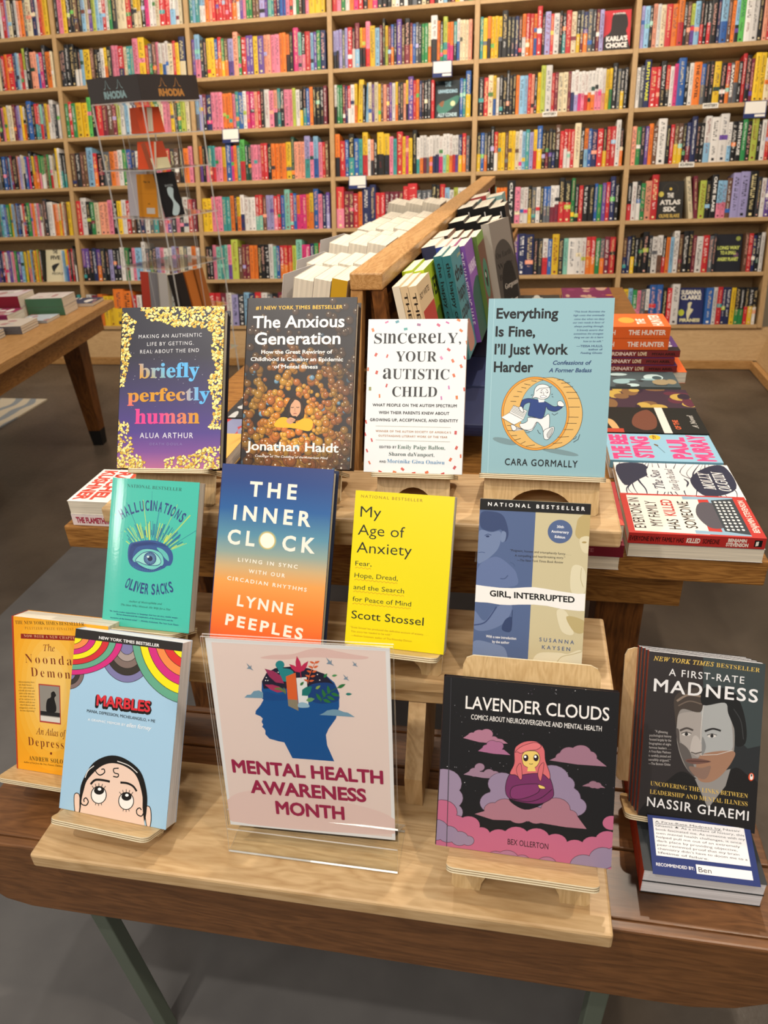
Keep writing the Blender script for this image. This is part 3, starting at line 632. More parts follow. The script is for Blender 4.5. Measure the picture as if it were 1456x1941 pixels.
def art_noonday(a):
    a.fill('#eea41f')
    for i, c in enumerate(['#f0aa27', '#f1b033', '#f2b640', '#f3bc4e', '#f3c25e', '#f3c76c']): a.ell(400, 660, 340 - i * 42, 560 - i * 66, c, n=40)
    a.line([(92, 128), (74, 1195)], 26, '#b23a22')
    d = '#7a3316'; k = '#4a3a12'
    a.text('THE NEW YORK TIMES BESTSELLER', 120, 188, 700, 240, 24, k, f='r', b=-.01); a.text('PULITZER PRIZE FINALIST', 200, 230, 612, 266, 18, '#a06a1c', f='r', b=-.01, sp=1.3)
    a.poly([(163, 258), (800, 320), (800, 352), (162, 292)], '#8e2417'); a.text('NOW WITH A NEW CHAPTER', 190, 284, 640, 328, 18, '#e9b98a', f='r', b=-.01, sp=1.3)
    a.text('The', 352, 390, 448, 398, 44, d, f='i'); a.text('Noonday', 192, 462, 646, 508, 62, d, f='r', b=-.012, sp=1.35); a.text('Demon', 236, 558, 566, 592, 62, d, f='r', b=-.012, sp=1.35)
    a.poly([(296, 612), (478, 634), (470, 902), (292, 878)], '#b0453a'); a.poly([(303, 622), (470, 642), (463, 890), (300, 868)], '#8f8b84'); a.poly([(302, 800), (466, 822), (465, 850), (301, 828)], '#232222'); a.poly([(301, 834), (465, 856), (463, 890), (300, 868)], '#dad6ce')
    a.blob([(400, 680), (425, 672), (440, 700), (425, 720), (438, 780), (425, 815), (360, 812), (352, 770), (365, 725), (395, 710)], '#1b1a1a')
    L_ = ['\u201cAll-encompassing, brave,', 'and deeply humane . . .', 'It is open-minded,', 'critically informed, and', 'poetic at the same time,', 'and despite the nature', 'of its subject it is', 'written with far too', 'much fluency and', 'elegance ever to', 'become depressing.\u201d']
    for i, t in enumerate(L_): y = 608 + i * 20; a.text(t, 122 + (i % 3) * 4, y - 12, 262 - (i % 3) * 3, y - 2, 11, k, f='i')
    a.text('An Atlas of', 255, 960, 508, 990, 48, d, f='i'); a.text('Depression', 185, 1035, 612, 1084, 58, d, f='r', b=-.012, sp=1.25); a.ell(376, 1098, 9, None, d)
    a.text('ANDREW SOLOMON', 186, 1140, 566, 1182, 30, k, f='r', b=-.01, sp=1.15); a.text('Author of Far from the Tree: Parents, Children, and the Search', 135, 1157, 580, 1206, 12, k, f='i')

def art_marbles(a):
    a.fill('#a2c8e3'); ol = '#2a2420'
    def swag(cx, cy, rx, ry, cols, sx, sy):
        for i, c in enumerate(cols):
            k_ = 1 - i / (len(cols) + .6)
            a.ell(cx, cy, rx * k_ + 2, ry * k_ + 2, ol, n=64); a.ell(cx, cy, rx * k_ - 2, ry * k_ - 2, c, n=64)
    swag(500, 545, 105, 120, ['#7d6a68', '#3a3430', '#77749e'], 0, 0); a.poly([(400, 100), (560, 100), (548, 545), (505, 560), (400, 560)], '#a2c8e3')
    swag(912, 300, 205, 300, ['#7c79a8', '#38332e', '#7d6c66', '#a69893', '#7c79a8'], 0, 0)
    swag(512, 260, 372, 298, ['#cf2f7f', '#63a78b', '#cf3038', '#f0e21c', '#cf2f7f', '#ee8a4a', '#f0e21c'], 0, 0)
    swag(1372, 232, 425, 520, ['#63a78b', '#f0e21c', '#cf2f7f', '#ee8a4a', '#d83434', '#f0e21c', '#cf2f7f'], 0, 0)
    a.poly([(530, 195), (1335, 270), (1325, 345), (530, 272)], '#2b2826'); a.text('NEW YORK TIMES BESTSELLER', 708, 273, 1148, 316, 22, '#efefef', b=.02)
    a.text('MARBLES', 688, 790, 1072, 830, 78, '#1a1412', b=.075); a.text('MARBLES', 692, 782, 1076, 822, 78, '#1a1412', b=.07); a.text('MARBLES', 698, 776, 1074, 816, 76, '#d5303b', b=.03)
    a.text('MANIA, DEPRESSION, MICHELANGELO, + ME', 632, 830, 1115, 895, 21, '#1d2024', b=.006); a.text('A GRAPHIC MEMOIR BY', 640, 892, 905, 926, 17, '#f3f5f7', b=.004); a.text('ellen forney', 912, 930, 1088, 952, 30, '#f3f5f7', sh=.3, b=.004)
    sk = '#e9cdbc'; k = '#171514'
    for (x, y) in ((578, 1490), (1062, 1575)): a.blob([(x - 18, y - 70), (x + 14, y - 74), (x + 22, y), (x + 10, y + 70), (x - 12, y + 40)], sk, outline=k, ow=5)
    a.blob([(596, 1430), (610, 1330), (680, 1200), (790, 1142), (900, 1160), (1010, 1250), (1055, 1400), (1052, 1540), (1030, 1640), (1040, 1800), (600, 1750), (598, 1560)], k)
    a.blob([(625, 1380), (650, 1310), (730, 1225), (810, 1195), (900, 1215), (980, 1280), (1020, 1400), (1025, 1500), (1010, 1800), (610, 1780), (606, 1500)], sk)
    a.line(a.curve([(850, 1180), (930, 1210), (990, 1260)]), 5, '#e8e4e0'); a.line(a.curve([(690, 1215), (650, 1250), (630, 1300)]), 5, '#e8e4e0')
    a.line(a.curve([(600, 1440), (610, 1480), (640, 1490), (655, 1465), (640, 1440), (625, 1450), (628, 1468)]), 7, k); a.line(a.curve([(1040, 1520), (1020, 1560), (990, 1550), (985, 1520), (1005, 1505), (1018, 1520)]), 7, k)
    a.line(a.curve([(690, 1190), (700, 1250), (730, 1280), (762, 1262), (758, 1238), (740, 1240)]), 7, k); a.line(a.curve([(860, 1230), (825, 1235), (830, 1262), (858, 1272), (852, 1292), (822, 1288)]), 7, k)
    a.line(a.curve([(668, 1345), (700, 1315), (750, 1315), (800, 1325)]), 13, k); a.line(a.curve([(872, 1330), (920, 1335), (960, 1355), (985, 1390)]), 13, k)
    for cx, cy, r_ in ((725, 1418, 56), (913, 1458, 56)):
        a.ell(cx, cy, r_ * .9 + 4, r_ + 6, k); a.ell(cx, cy, r_ * .9 - 2, r_, '#f2efeb'); a.ell(cx + 2, cy - 30, r_ * .62, r_ * .5, k); a.ell(cx + 5, cy - 40, 12, 10, '#ffffff')
        a.nx()
        for t in (-130, -110, -90, -70, -50): a.line([(cx + r_ * .95 * math.cos(R(t)), cy + r_ * 1.05 * math.sin(R(t))), (cx + r_ * 1.3 * math.cos(R(t)), cy + r_ * 1.45 * math.sin(R(t)))], 4, k, keep=True)
        for t in (70, 90, 110): a.line([(cx + r_ * .95 * math.cos(R(t)), cy + r_ * 1.05 * math.sin(R(t))), (cx + r_ * 1.1 * math.cos(R(t)), cy + r_ * 1.35 * math.sin(R(t)))], 4, k, keep=True)

def leaf(a, x, y, l_, an, col, w=.36):
    c_, s_ = math.cos(R(an)), math.sin(R(an)); pts = [(0, 0), (l_ * .3, l_ * w * .5), (l_ * .65, l_ * w * .42), (l_, 0), (l_ * .65, -l_ * w * .42), (l_ * .3, -l_ * w * .5)]
    a.poly([(x + u * c_ - v * s_, y + u * s_ + v * c_) for u, v in pts], col)

def art_sign(a):
    a.fill('#f2f1f3'); a.poly([(110, 88), (1285, 150), (1330, 1400), (245, 1292)], '#f3ddd6')
    a.blob([(440, 195), (520, 175), (650, 170), (760, 140), (850, 130), (960, 150), (1060, 170), (1170, 190), (1100, 205), (800, 190), (600, 205)], '#eac6c0')
    a.blob([(245, 1120), (500, 1080), (900, 1140), (1300, 1250), (1320, 1380), (250, 1290)], '#f0d2cc')
    head = [(462, 470), (448, 410), (450, 350), (480, 295), (540, 262), (640, 252), (760, 262), (870, 300), (940, 360), (972, 430), (972, 520), (950, 600), (900, 670), (882, 710), (890, 780), (938, 888), (655, 866), (600, 760), (560, 752), (500, 735), (472, 705), (472, 680), (462, 665), (450, 655), (458, 640), (447, 622), (455, 600), (440, 585), (405, 570), (408, 548), (440, 510)]
    a.poly(head, '#1b589c')
    a.poly([(462, 400), (450, 350), (480, 295), (540, 262), (640, 252), (760, 262), (870, 300), (940, 375), (880, 365), (800, 370), (760, 400), (700, 380), (620, 400), (560, 395)], '#25233a')
    a.blob([(770, 380), (850, 360), (930, 370), (968, 430), (965, 480), (880, 500), (800, 490), (760, 440)], '#1d4585'); a.blob([(455, 470), (470, 420), (560, 440), (620, 430), (640, 470), (560, 480)], '#1b4f92')
    a.nx()
    for x, y in ((480, 325), (490, 345), (512, 310), (545, 295), (560, 290), (825, 305), (840, 343), (475, 345)): a.ell(x, y, 4, None, '#ffffff', n=8, keep=True)
    sh = '#2a8e94'; a.ell(572, 240, 30, 28, sh); a.blob([(555, 255), (590, 262), (640, 270), (665, 300), (620, 350), (575, 340), (570, 300)], sh)
    leaf(a, 600, 365, 165, 217, '#a33761', .34); leaf(a, 600, 420, 140, 200, '#b23a62', .3)
    for an in (0, 25, 50, 75): leaf(a, 580 + an * .4, 400 + an * .5, 50, 180 + an, '#6f7d4a', .3)
    a.poly([(682, 328), (752, 322), (765, 525), (700, 525)], '#f1f1f2'); a.poly([(612, 318), (678, 292), (697, 548), (628, 515)], '#e96a35'); a.poly([(624, 470), (690, 475), (697, 548), (628, 515)], '#948a74'); a.blob([(695, 500), (725, 490), (765, 505), (765, 525), (700, 525)], '#9ec3da')
    for an, l_ in ((-100, 110), (-52, 95), (-142, 90)): leaf(a, 705, 290, l_, an, '#cb2f5b', .34)
    a.line([(715, 330), (706, 250)], 4, '#cb2f5b')
    a.line(a.curve([(760, 365), (775, 300), (815, 215)]), 4, '#e2673a')
    for i in range(5): y = 350 - i * 30; leaf(a, 765 + i * 10, y, 36, -160, '#e2673a', .4); leaf(a, 768 + i * 10, y, 36, -10 - i * 4, '#e2673a', .4)
    a.line(a.curve([(845, 488), (880, 440), (975, 385)]), 5, '#33713f')
    for t, an in ((0, -125), (.25, -110), (.5, -100), (0.1, 20), (.35, 25), (.6, 20), (1.0, -25)): leaf(a, 850 + 110 * t, 480 - 85 * t, 62, an, '#2f7a42', .36)
    leaf(a, 720, 445, 92, -42, '#1d7c78', .6); leaf(a, 748, 478, 60, -10, '#6fa56a', .5); leaf(a, 708, 378, 36, -45, '#3c7a46', .5); leaf(a, 812, 402, 42, -35, '#8fae5a', .45); leaf(a, 868, 325, 36, -50, '#2e8650', .5); leaf(a, 922, 314, 38, -8, '#4e9a5c', .4); leaf(a, 1015, 436, 44, 0, '#23807a', .4)
    for pts in ([(332, 458), (350, 440), (375, 438), (395, 415), (430, 410), (458, 425), (458, 462)], [(838, 575), (870, 560), (890, 545), (930, 538), (965, 540), (1000, 555), (1030, 560), (1078, 590), (960, 582)]):
        a.poly(pts, '#7ba3bd')
    bc = '#8298ad'
    for x, y, q in ((368, 255, 1), (908, 222, 1.15), (1078, 237, .8), (1018, 328, .9)):
        a.poly([(x - 22 * q, y - 28 * q), (x + 4 * q, y - 4 * q), (x + 12 * q, y - 14 * q), (x + 10 * q, y + 6 * q), (x + 26 * q, y + 22 * q), (x + 2 * q, y + 12 * q), (x - 20 * q, y + 10 * q), (x - 8 * q, y - 2 * q)], bc)
    c = '#a3274f'
    a.text('MENTAL HEALTH', 252, 956, 1262, 1038, 80, c, b=.035); a.text('AWARENESS', 373, 1094, 1157, 1160, 80, c, b=.035); a.text('MONTH', 545, 1236, 1000, 1278, 80, c, b=.035)

def art_lavender(a):
    a.fill('#18181b'); rnd = random.Random(8); a.nx()
    for i in range(120): a.ell(rnd.uniform(130, 1350), rnd.uniform(120, 1150), rnd.choice([1.2, 1.8, 3]), None, rnd.choice(['#8e8e98', '#d9d9df', '#6d5f74']), n=6, keep=True)
    a.cloud([(150, 860, 130), (190, 960, 100), (210, 1060, 80), (100, 980, 160)], '#93839d', '#3b2b36')
    A1, A2, A3, LP = '#b1708d', '#9c6c85', '#ad7390', '#8f7f9b'
    def flat(circles, base, col, ow=3):
        a.cloud(circles, col, '#3b2b36', ow); a.poly(base, col)
    flat([(400, 520, 45), (450, 515, 45), (500, 555, 30), (350, 525, 28)], [(288, 540), (330, 512), (560, 552), (600, 582), (500, 580), (400, 570)], '#a8758c')
    flat([(490, 590, 38), (530, 600, 40), (450, 610, 26)], [(393, 632), (430, 605), (575, 625), (618, 662), (500, 652)], '#a3688c')
    flat([(405, 745, 34), (370, 780, 38), (470, 790, 38), (510, 800, 34)], [(293, 795), (340, 770), (545, 790), (580, 828), (430, 820)], '#95788d')
    flat([(1020, 660, 62), (1100, 655, 72), (1160, 680, 50), (970, 680, 40)], [(888, 700), (930, 680), (1210, 690), (1278, 745), (1080, 730)], '#987084')
    flat([(1185, 868, 30), (1215, 875, 26)], [(1110, 878), (1150, 860), (1240, 872), (1268, 893)], '#8f6a7c')
    a.cloud([(560, 860, 95), (600, 920, 120), (900, 830, 120), (980, 870, 80), (1000, 960, 100), (500, 990, 90), (1060, 1020, 80), (700, 980, 150), (880, 980, 140)], LP, '#4a3a4a')
    a.cloud([(500, 1040, 60), (580, 1030, 80), (680, 1070, 80), (800, 1080, 70), (930, 1040, 100), (1020, 1090, 60)], '#a07080', '#3b2b36')
    a.poly([(374, 1070), (440, 1050), (1060, 1060), (1142, 1172), (1000, 1160), (760, 1120), (500, 1110)], '#a07080')
    # seated figure with folded arms
    ol = '#2b1a26'
    a.blob([(620, 985), (720, 1040), (830, 1010), (860, 960), (640, 950)], '#16141a')
    a.blob([(640, 770), (720, 750), (830, 770), (890, 820), (918, 920), (900, 965), (820, 1000), (700, 990), (610, 960), (585, 900), (600, 820)], '#6f2e5e', outline=ol, ow=4)
    a.blob([(660, 600), (720, 568), (800, 570), (850, 620), (860, 700), (890, 790), (885, 830), (830, 790), (700, 800), (690, 825), (655, 800), (615, 790), (645, 720), (645, 640)], '#cf6a70', outline=ol, ow=4)
    a.blob([(700, 660), (730, 635), (800, 640), (822, 690), (800, 740), (760, 752), (715, 735), (700, 700)], '#e3c56e', outline=ol, ow=3)
    a.poly([(740, 745), (785, 745), (795, 775), (735, 775)], '#e3c56e')
    a.blob([(650, 640), (700, 600), (790, 575), (830, 600), (800, 625), (740, 632), (690, 650), (670, 640)], '#d8757a', outline=ol, ow=3)
    for x in (725, 795): a.ell(x, 682, 18, 24, ol); a.ell(x - 4, 674, 8, 9, '#ffffff')
    a.line([(748, 722), (762, 726), (774, 722)], 4, ol); a.blob([(660, 760), (690, 720), (700, 820), (680, 825)], '#cf6a70', outline=ol, ow=3); a.blob([(820, 740), (850, 720), (830, 840), (808, 800)], '#cf6a70', outline=ol, ow=3)
    a.blob([(640, 880), (790, 862), (822, 880), (805, 925), (700, 965), (625, 955)], '#7a3567', outline=ol, ow=4); a.blob([(812, 868), (850, 880), (858, 895), (822, 893)], '#e3c56e', outline=ol, ow=3); a.line(a.curve([(620, 965), (740, 985), (830, 960), (905, 900)]), 4, ol)
    a.cloud([(140, 1060, 110), (230, 1150, 90), (330, 1150, 80), (420, 1210, 60), (540, 1240, 80), (660, 1230, 90), (800, 1240, 90), (930, 1270, 80), (1060, 1310, 80), (1180, 1280, 70), (1280, 1250, 80), (1310, 1130, 60), (120, 1200, 120)], '#b56383', '#3b2b36')
    a.poly([(80, 1150), (1340, 1330), (1340, 1500), (80, 1350)], '#b56383')
    a.cloud([(100, 1180, 90), (190, 1210, 70), (270, 1240, 60), (330, 1255, 40), (1120, 1420, 90), (1250, 1370, 90), (1340, 1350, 70)], '#8f7f9b', '#3b2b36')
    a.cloud([(520, 1375, 60), (600, 1385, 80), (700, 1400, 60), (870, 1420, 70)], '#a57390', '#3b2b36')
    a.line([(200, 115), (180, 1300)], 5, '#37373d')
    w = '#eceae8'
    a.text('LAVENDER CLOUDS', 302, 332, 1293, 430, 88, w, b=.008); a.text('COMICS ABOUT NEURODIVERGENCE AND MENTAL HEALTH', 342, 408, 1242, 502, 34, w, b=.004); a.text('BEX OLLERTON', 603, 1278, 882, 1312, 38, '#2a1820', b=.006)

def art_first(a):
    a.fill('#2a2d30'); a.poly([(200, 180), (590, 200), (600, 480), (560, 1300), (190, 1240)], '#302c2d'); a.poly([(590, 200), (1015, 258), (1000, 800), (900, 820), (600, 560)], '#3c4648')
    a.blob([(380, 1020), (470, 960), (560, 1010), (640, 1140), (800, 950), (900, 990), (985, 1080), (960, 1380), (250, 1270), (300, 1100)], '#1d1c1d')
    a.poly([(560, 1010), (790, 950), (760, 1060), (650, 1200)], '#8d8a88')
    # photographic portrait made of two torn halves
    a.blob([(432, 560), (520, 500), (620, 500), (760, 520), (800, 640), (812, 800), (790, 900), (720, 1000), (640, 1035), (560, 1000), (490, 920), (445, 800), (432, 680)], '#8f8b88')
    a.blob([(600, 530), (740, 520), (780, 600), (800, 760), (790, 830), (700, 855), (600, 858), (590, 700)], '#a4a7a8'); a.blob([(590, 860), (800, 835), (800, 900), (720, 1000), (640, 1035), (575, 1000)], '#9b7660')
    a.blob([(440, 600), (530, 580), (590, 600), (590, 850), (540, 850), (470, 780), (440, 700)], '#a29c98'); a.blob([(445, 780), (520, 830), (560, 990), (500, 930)], '#5f5a58'); a.blob([(430, 690), (450, 700), (455, 800), (440, 760)], '#57514f')
    a.blob([(420, 600), (412, 500), (450, 450), (540, 425), (600, 430), (595, 560), (560, 582), (470, 560), (440, 600), (432, 680)], '#463e39'); a.line(a.curve([(430, 510), (500, 470), (590, 480)]), 14, '#8a7a6c'); a.line(a.curve([(440, 540), (510, 510), (590, 530)]), 8, '#6f6258')
    a.blob([(595, 430), (700, 420), (800, 450), (860, 560), (890, 700), (880, 790), (820, 800), (810, 700), (765, 590), (740, 520), (598, 535)], '#1e1f20'); a.line(a.curve([(800, 560), (850, 640), (870, 760)]), 6, '#3a3c3e')
    a.line([(600, 540), (590, 700), (592, 856)], 4, '#c9c7c4'); a.line([(592, 858), (700, 856), (800, 830)], 4, '#c9c7c4')
    for x0, y0, x1, c in ((455, 700, 540, '#4a4442'), (615, 705, 720, '#2a2a2b')): a.line(a.curve([(x0, y0), ((x0 + x1) / 2, y0 - 16), (x1, y0 - 2)]), 13, c)
    for x, y in ((497, 722), (662, 735)): a.ell(x, y, 28, 11, '#d0cdca'); a.ell(x, y, 11, 11, '#2c2b2b'); a.line([(x - 32, y - 5), (x, y - 14), (x + 32, y - 4)], 5, '#3a3635')
    a.blob([(540, 740), (575, 745), (610, 835), (570, 850), (525, 835)], '#b7b1ad'); a.line([(530, 838), (560, 848), (600, 838)], 8, '#57504d'); a.blob([(600, 740), (625, 800), (612, 848), (600, 850)], '#7f8182')
    a.blob([(500, 885), (560, 878), (650, 895), (650, 905), (560, 915), (505, 900)], '#6e4f48'); a.line([(505, 893), (570, 896), (650, 900)], 4, '#33221f'); a.blob([(520, 930), (600, 940), (660, 930), (630, 1010), (560, 990)], '#856b5f')
    g = '#d8b65a'; w = '#e6e6e8'
    a.text('NEW YORK TIMES', 273, 249, 662, 284, 27, g, f='i', b=.016, sp=1.1); a.text('BESTSELLER', 678, 286, 968, 318, 27, g, f='r', b=-.006, sp=1.1)
    a.text('A FIRST-RATE', 373, 345, 865, 395, 44, w, b=.004, sp=1.2); a.text('MADNESS', 280, 445, 955, 518, 78, w, b=.014, sp=1.15)
    L_ = ['\u201cA glistening', 'psychological history', 'faceted largely by the', 'biographies of eight', 'famous leaders . . .', 'A First-Rate Madness', 'is carefully plotted and', 'sensibly argued.\u201d', '\u2014The Boston Globe']
    for i, t in enumerate(L_): y = 708 + i * 25.5; x0 = 297 if i == 0 else 264; a.text(t, x0, y, 378 if i == 0 else 402, y + 10, 15, '#b9b4b2', b=.004)
    for (t, x0, y0, x1, y1, cp) in (('UNCOVERING THE LINKS BETWEEN', 280, 1042, 908, 1143, 27), ('LEADERSHIP AND MENTAL ILLNESS', 278, 1094, 908, 1195, 27)): a.text(t, x0, y0, x1, y1, cp, g, f='r', b=-.01)
    a.text('NASSIR GHAEMI', 262, 1170, 915, 1288, 56, w, b=.012, sp=1.15)
    a.ell(928, 1005, 19, 26, '#d8502c'); a.blob([(922, 988), (934, 986), (940, 1006), (936, 1022), (922, 1022), (920, 1004)], '#f1ece6'); a.blob([(926, 988), (932, 988), (934, 1000), (926, 1002)], '#1b1b1b')

def art_everyone(a):
    """red whodunit cover; sheet = viewed along the table, title runs away from the viewer"""
    a.fill('#c03a34'); a.poly([(.05, .05), (.95, .05), (.97, .62), (.03, .6)], '#eae4d9')
    k = '#2a2422'
    a.text('EVERYONE IN', .12, .14, .88, .14, .085, k, b=.01); a.text('MY FAMILY', .18, .27, .8, .27, .085, k, b=.01); a.text('HAS', .12, .40, .36, .40, .085, k, b=.01); a.text('KILLED', .44, .40, .86, .40, .085, '#c03a34', b=.02); a.text('SOMEONE', .16, .53, .82, .53, .085, k, b=.01)
    a.poly([(.04, .5), (.12, .5), (.1, .7), (.9, .7), (.88, .5), (.96, .5), (.97, .9), (.03, .9)], '#8fb1c6'); a.blob([(.2, .62), (.5, .56), (.8, .62), (.78, .74), (.5, .78), (.22, .74)], '#55525a')
    a.poly([(.12, .72), (.88, .72), (.94, .9), (.06, .9)], '#3a4148'); a.nx()
    for r_ in range(4):
        for c_ in range(10): a.ell(.16 + c_ * .075 + r_ * .004, .75 + r_ * .037, .022, .012, '#eeeae2', n=8, keep=True)
    a.text('BENJAMIN STEVENSON', .12, .975, .9, .975, .045, '#f0e6da', b=.012)

def art_sea(a):
    a.fill('#e6e4e2'); n_ = '#2c2f44'; rnd = random.Random(12)
    for i in range(17):
        y = .06 + i * .055; a.line(a.curve([(.0, y + rnd.uniform(-.02, .02)), (.2, y - .05 * math.sin(i)), (.45, y + .06 * math.cos(i * 1.3)), (.7, y - .05), (1, y + .05 * math.sin(i * .7))]), .012 + .02 * rnd.random(), n_, taper=True)
    a.blob([(.3, .05), (.9, .02), (.98, .25), (.7, .3), (.5, .2)], n_); a.blob([(.05, .7), (.5, .62), (.9, .8), (.95, .97), (.3, .97)], n_)
    a.blob([(.2, .3), (.8, .28), (.85, .42), (.78, .55), (.25, .56), (.15, .42)], '#e6e4e2')
    a.text('The Sea', .22, .38, .78, .38, .08, n_, f='i', b=.02); a.text('Gives Up the Dead', .2, .5, .82, .5, .06, n_, f='i', b=.02); a.text('MOLLY', .25, .8, .75, .8, .09, '#e6e4e2', f='i', b=.02); a.text('OLGUIN', .22, .92, .78, .92, .09, '#e6e4e2', f='i', b=.02)

def art_bee(a):
    a.fill('#8db9cf'); p = '#e0457f'
    a.text('THE BEE', .04, .2, .96, .2, .15, p, b=.06); a.text('STING', .1, .4, .9, .4, .15, p, b=.06); a.text('PAUL', .1, .74, .9, .74, .15, p, b=.06); a.text('MURRAY', .04, .94, .96, .94, .15, p, b=.06)
    a.ell(.88, .48, .1, .055, '#e9b92c'); a.text('TOP', .81, .49, .95, .49, .03, '#2a2a2a', b=.03); a.line([(.3, .52), (.55, .47)], .008, '#33424c'); a.ell(.58, .465, .04, .015, '#6a4a2a', rot=-20)

def art_black(a):
    a.fill('#161a18'); a.poly([(0, .58), (1, .58), (1, .66), (0, .66)], '#d8d3ca'); a.blob([(.1, .1), (.5, .05), (.45, .12), (.12, .16)], '#c9a06a'); a.blob([(.1, .4), (.3, .3), (.7, .36), (.9, .5), (.6, .56), (.2, .52)], '#6d4030'); a.poly([(.0, .0), (.14, .0), (.14, .2), (0, .2)], '#b2402c')
    a.text('A Novel', .2, .93, .7, .93, .05, '#b9b5ae', f='i', b=.02); a.text('OF THE', .15, .76, .5, .76, .05, '#d1603a', b=.03)
def blotches(cols, base, seed, n=26):
    def f(a):
        a.fill(base); r_ = random.Random(seed); a.nx()
        for i in range(n):
            x, y = r_.random(), r_.random(); a.ell(x, y, r_.uniform(.05, .25), r_.uniform(.03, .12), r_.choice(cols), rot=0, n=12, keep=True); a.z += 2e-6
    return f
def art_orange(a):
    a.fill('#e8682c'); w = '#f6e7da'
    a.text('BUNCH', .1, .2, .8, .2, .1, w, b=.03); a.ell(.5, .5, .22, .1, '#f0a040'); a.text('THE', .2, .72, .6, .72, .1, w, b=.03); a.text('HUNTER', .08, .92, .92, .92, .12, w, b=.03)
def art_ordinary(a):
    a.fill('#5c3a78'); a.blob([(.05, .1), (.5, .02), (.9, .15), (.8, .4), (.2, .45)], '#c4303a'); a.blob([(.3, .35), (.8, .3), (.9, .6), (.5, .7)], '#e9892c'); a.text('ORDINARY', .06, .76, .94, .76, .13, '#eadfe4', b=.05); a.text('LOVE', .15, .93, .6, .93, .12, '#eadfe4', b=.05); a.poly([(0, .4), (.2, .4), (.25, 1), (0, 1)], '#241c20')
# ------------------------------------------------------------------ geometry helpers
def frame(P, lean, yaw=0.0, roll=0.0):
    """x right, y up the leaning face, z out of the face (towards -Y)"""
    u = Vector((1, 0, 0)); v = Vector((0, math.sin(R(lean)), math.cos(R(lean)))); w = u.cross(v)
    q = Matrix.Rotation(R(yaw), 3, 'Z'); rr = Matrix.Rotation(R(roll), 3, w); u, v = rr @ u, rr @ v
    u, v, w = q @ u, q @ v, q @ w
    return axes(P, u, v, w)
def axes(P, u, v, w):
    m = Matrix.Identity(4)
    for i in range(3): m[i][0], m[i][1], m[i][2], m[i][3] = u[i], v[i], w[i], P[i]
    return m
def rrect(x0, y0, x1, y1, r, n=5):
    pts = []
    for cx, cy, a in ((x1 - r, y0 + r, -90), (x1 - r, y1 - r, 0), (x0 + r, y1 - r, 90), (x0 + r, y0 + r, 180)):
        for i in range(n + 1): t = R(a + 90 * i / n); pts.append((cx + r * math.cos(t), cy + r * math.sin(t)))
    return pts

def book(name, M, w, h, T, hard=False, spine='#cccccc', back='#dddddd', face='#cccccc', art=None, corners=None, sheet=(0, 0, 1), mat='print_matte',
         spine_art=None, inset=None, pages='paper_z', splay=0.0, bend=0.0):
    """front face = local z 0, spine at x 0; returns the root Empty with its cover and page_block"""
    root = empty(name, M); tc = .0026 if hard else .0005
    ins = inset if inset is not None else (.004 if hard else .0008)
    cs, cb, cf = hx(spine), hx(back), hx(face)
    c = MB()
    xs = [0, .004, .008, .012, .016, .02, .025, .03, w] if bend else [0, w]
    for xa, xb in zip(xs, xs[1:]): c.box((xa, 0, -tc), (xb, h, 0), cf, mat, fc={'-z': mul(cb, .9), '-x': cs})
    c.box((0, 0, -T), (w, h, -T + tc), cb, mat, fc={'-x': cs})
    if hard:  # rounded spine with a hinge groove
        n = 6; r0 = T / 2; pts = []
        for i in range(n + 1):
            t = math.pi / 2 + math.pi * i / n; pts.append((.3 * r0 * math.cos(t), -T / 2 + r0 * math.sin(t)))
        for i in range(n):
            a_, b_ = pts[i], pts[i + 1]
            c.poly([(a_[0], 0, a_[1]), (a_[0], h, a_[1]), (b_[0], h, b_[1]), (b_[0], 0, b_[1])], cs, mat, True)
    else: c.box((0, 0, -T + tc), (tc, h, -tc), cs, mat)
    if art:
        a = Art(c, w, h, corners, sheet, mat); a.strips = xs if bend else None; art(a)
    if bend:  # cover rolled back a little towards its spine
        c.v = [(x_, y_, z_ - bend * (.03 - x_) ** 2) if x_ < .03 and z_ > -tc - 1e-5 else (x_, y_, z_) for x_, y_, z_ in c.v]
    if spine_art:
        SM = Matrix(((0, 0, -1, 0), (1, 0, 0, 0), (0, 1, 0, -T), (0, 0, 0, 1)))  # x along height? set below
        # spine sheet: x runs down the book's height reading from head to tail, y across the thickness
        SM = axes((-.0002, h, 0), Vector((0, -1, 0)), Vector((0, 0, 1)), Vector((-1, 0, 0))) @ Matrix.Translation((0, -T, 0))
        a = Art(c, h, T, None, (0, 0, 1), mat, M=SM); spine_art(a)
    c.build('cover', root)
    p = MB(); x0 = tc if not hard else .002
    p.box((x0, ins, -T + tc), (w - ins, h - ins, -tc - (.0025 if bend else 0)), (1, 1, 1, 1), pages)
    pb = p.build('page_block', root)
    if splay: pb.matrix_local = Matrix.Rotation(R(splay), 4, 'Y')
    return root

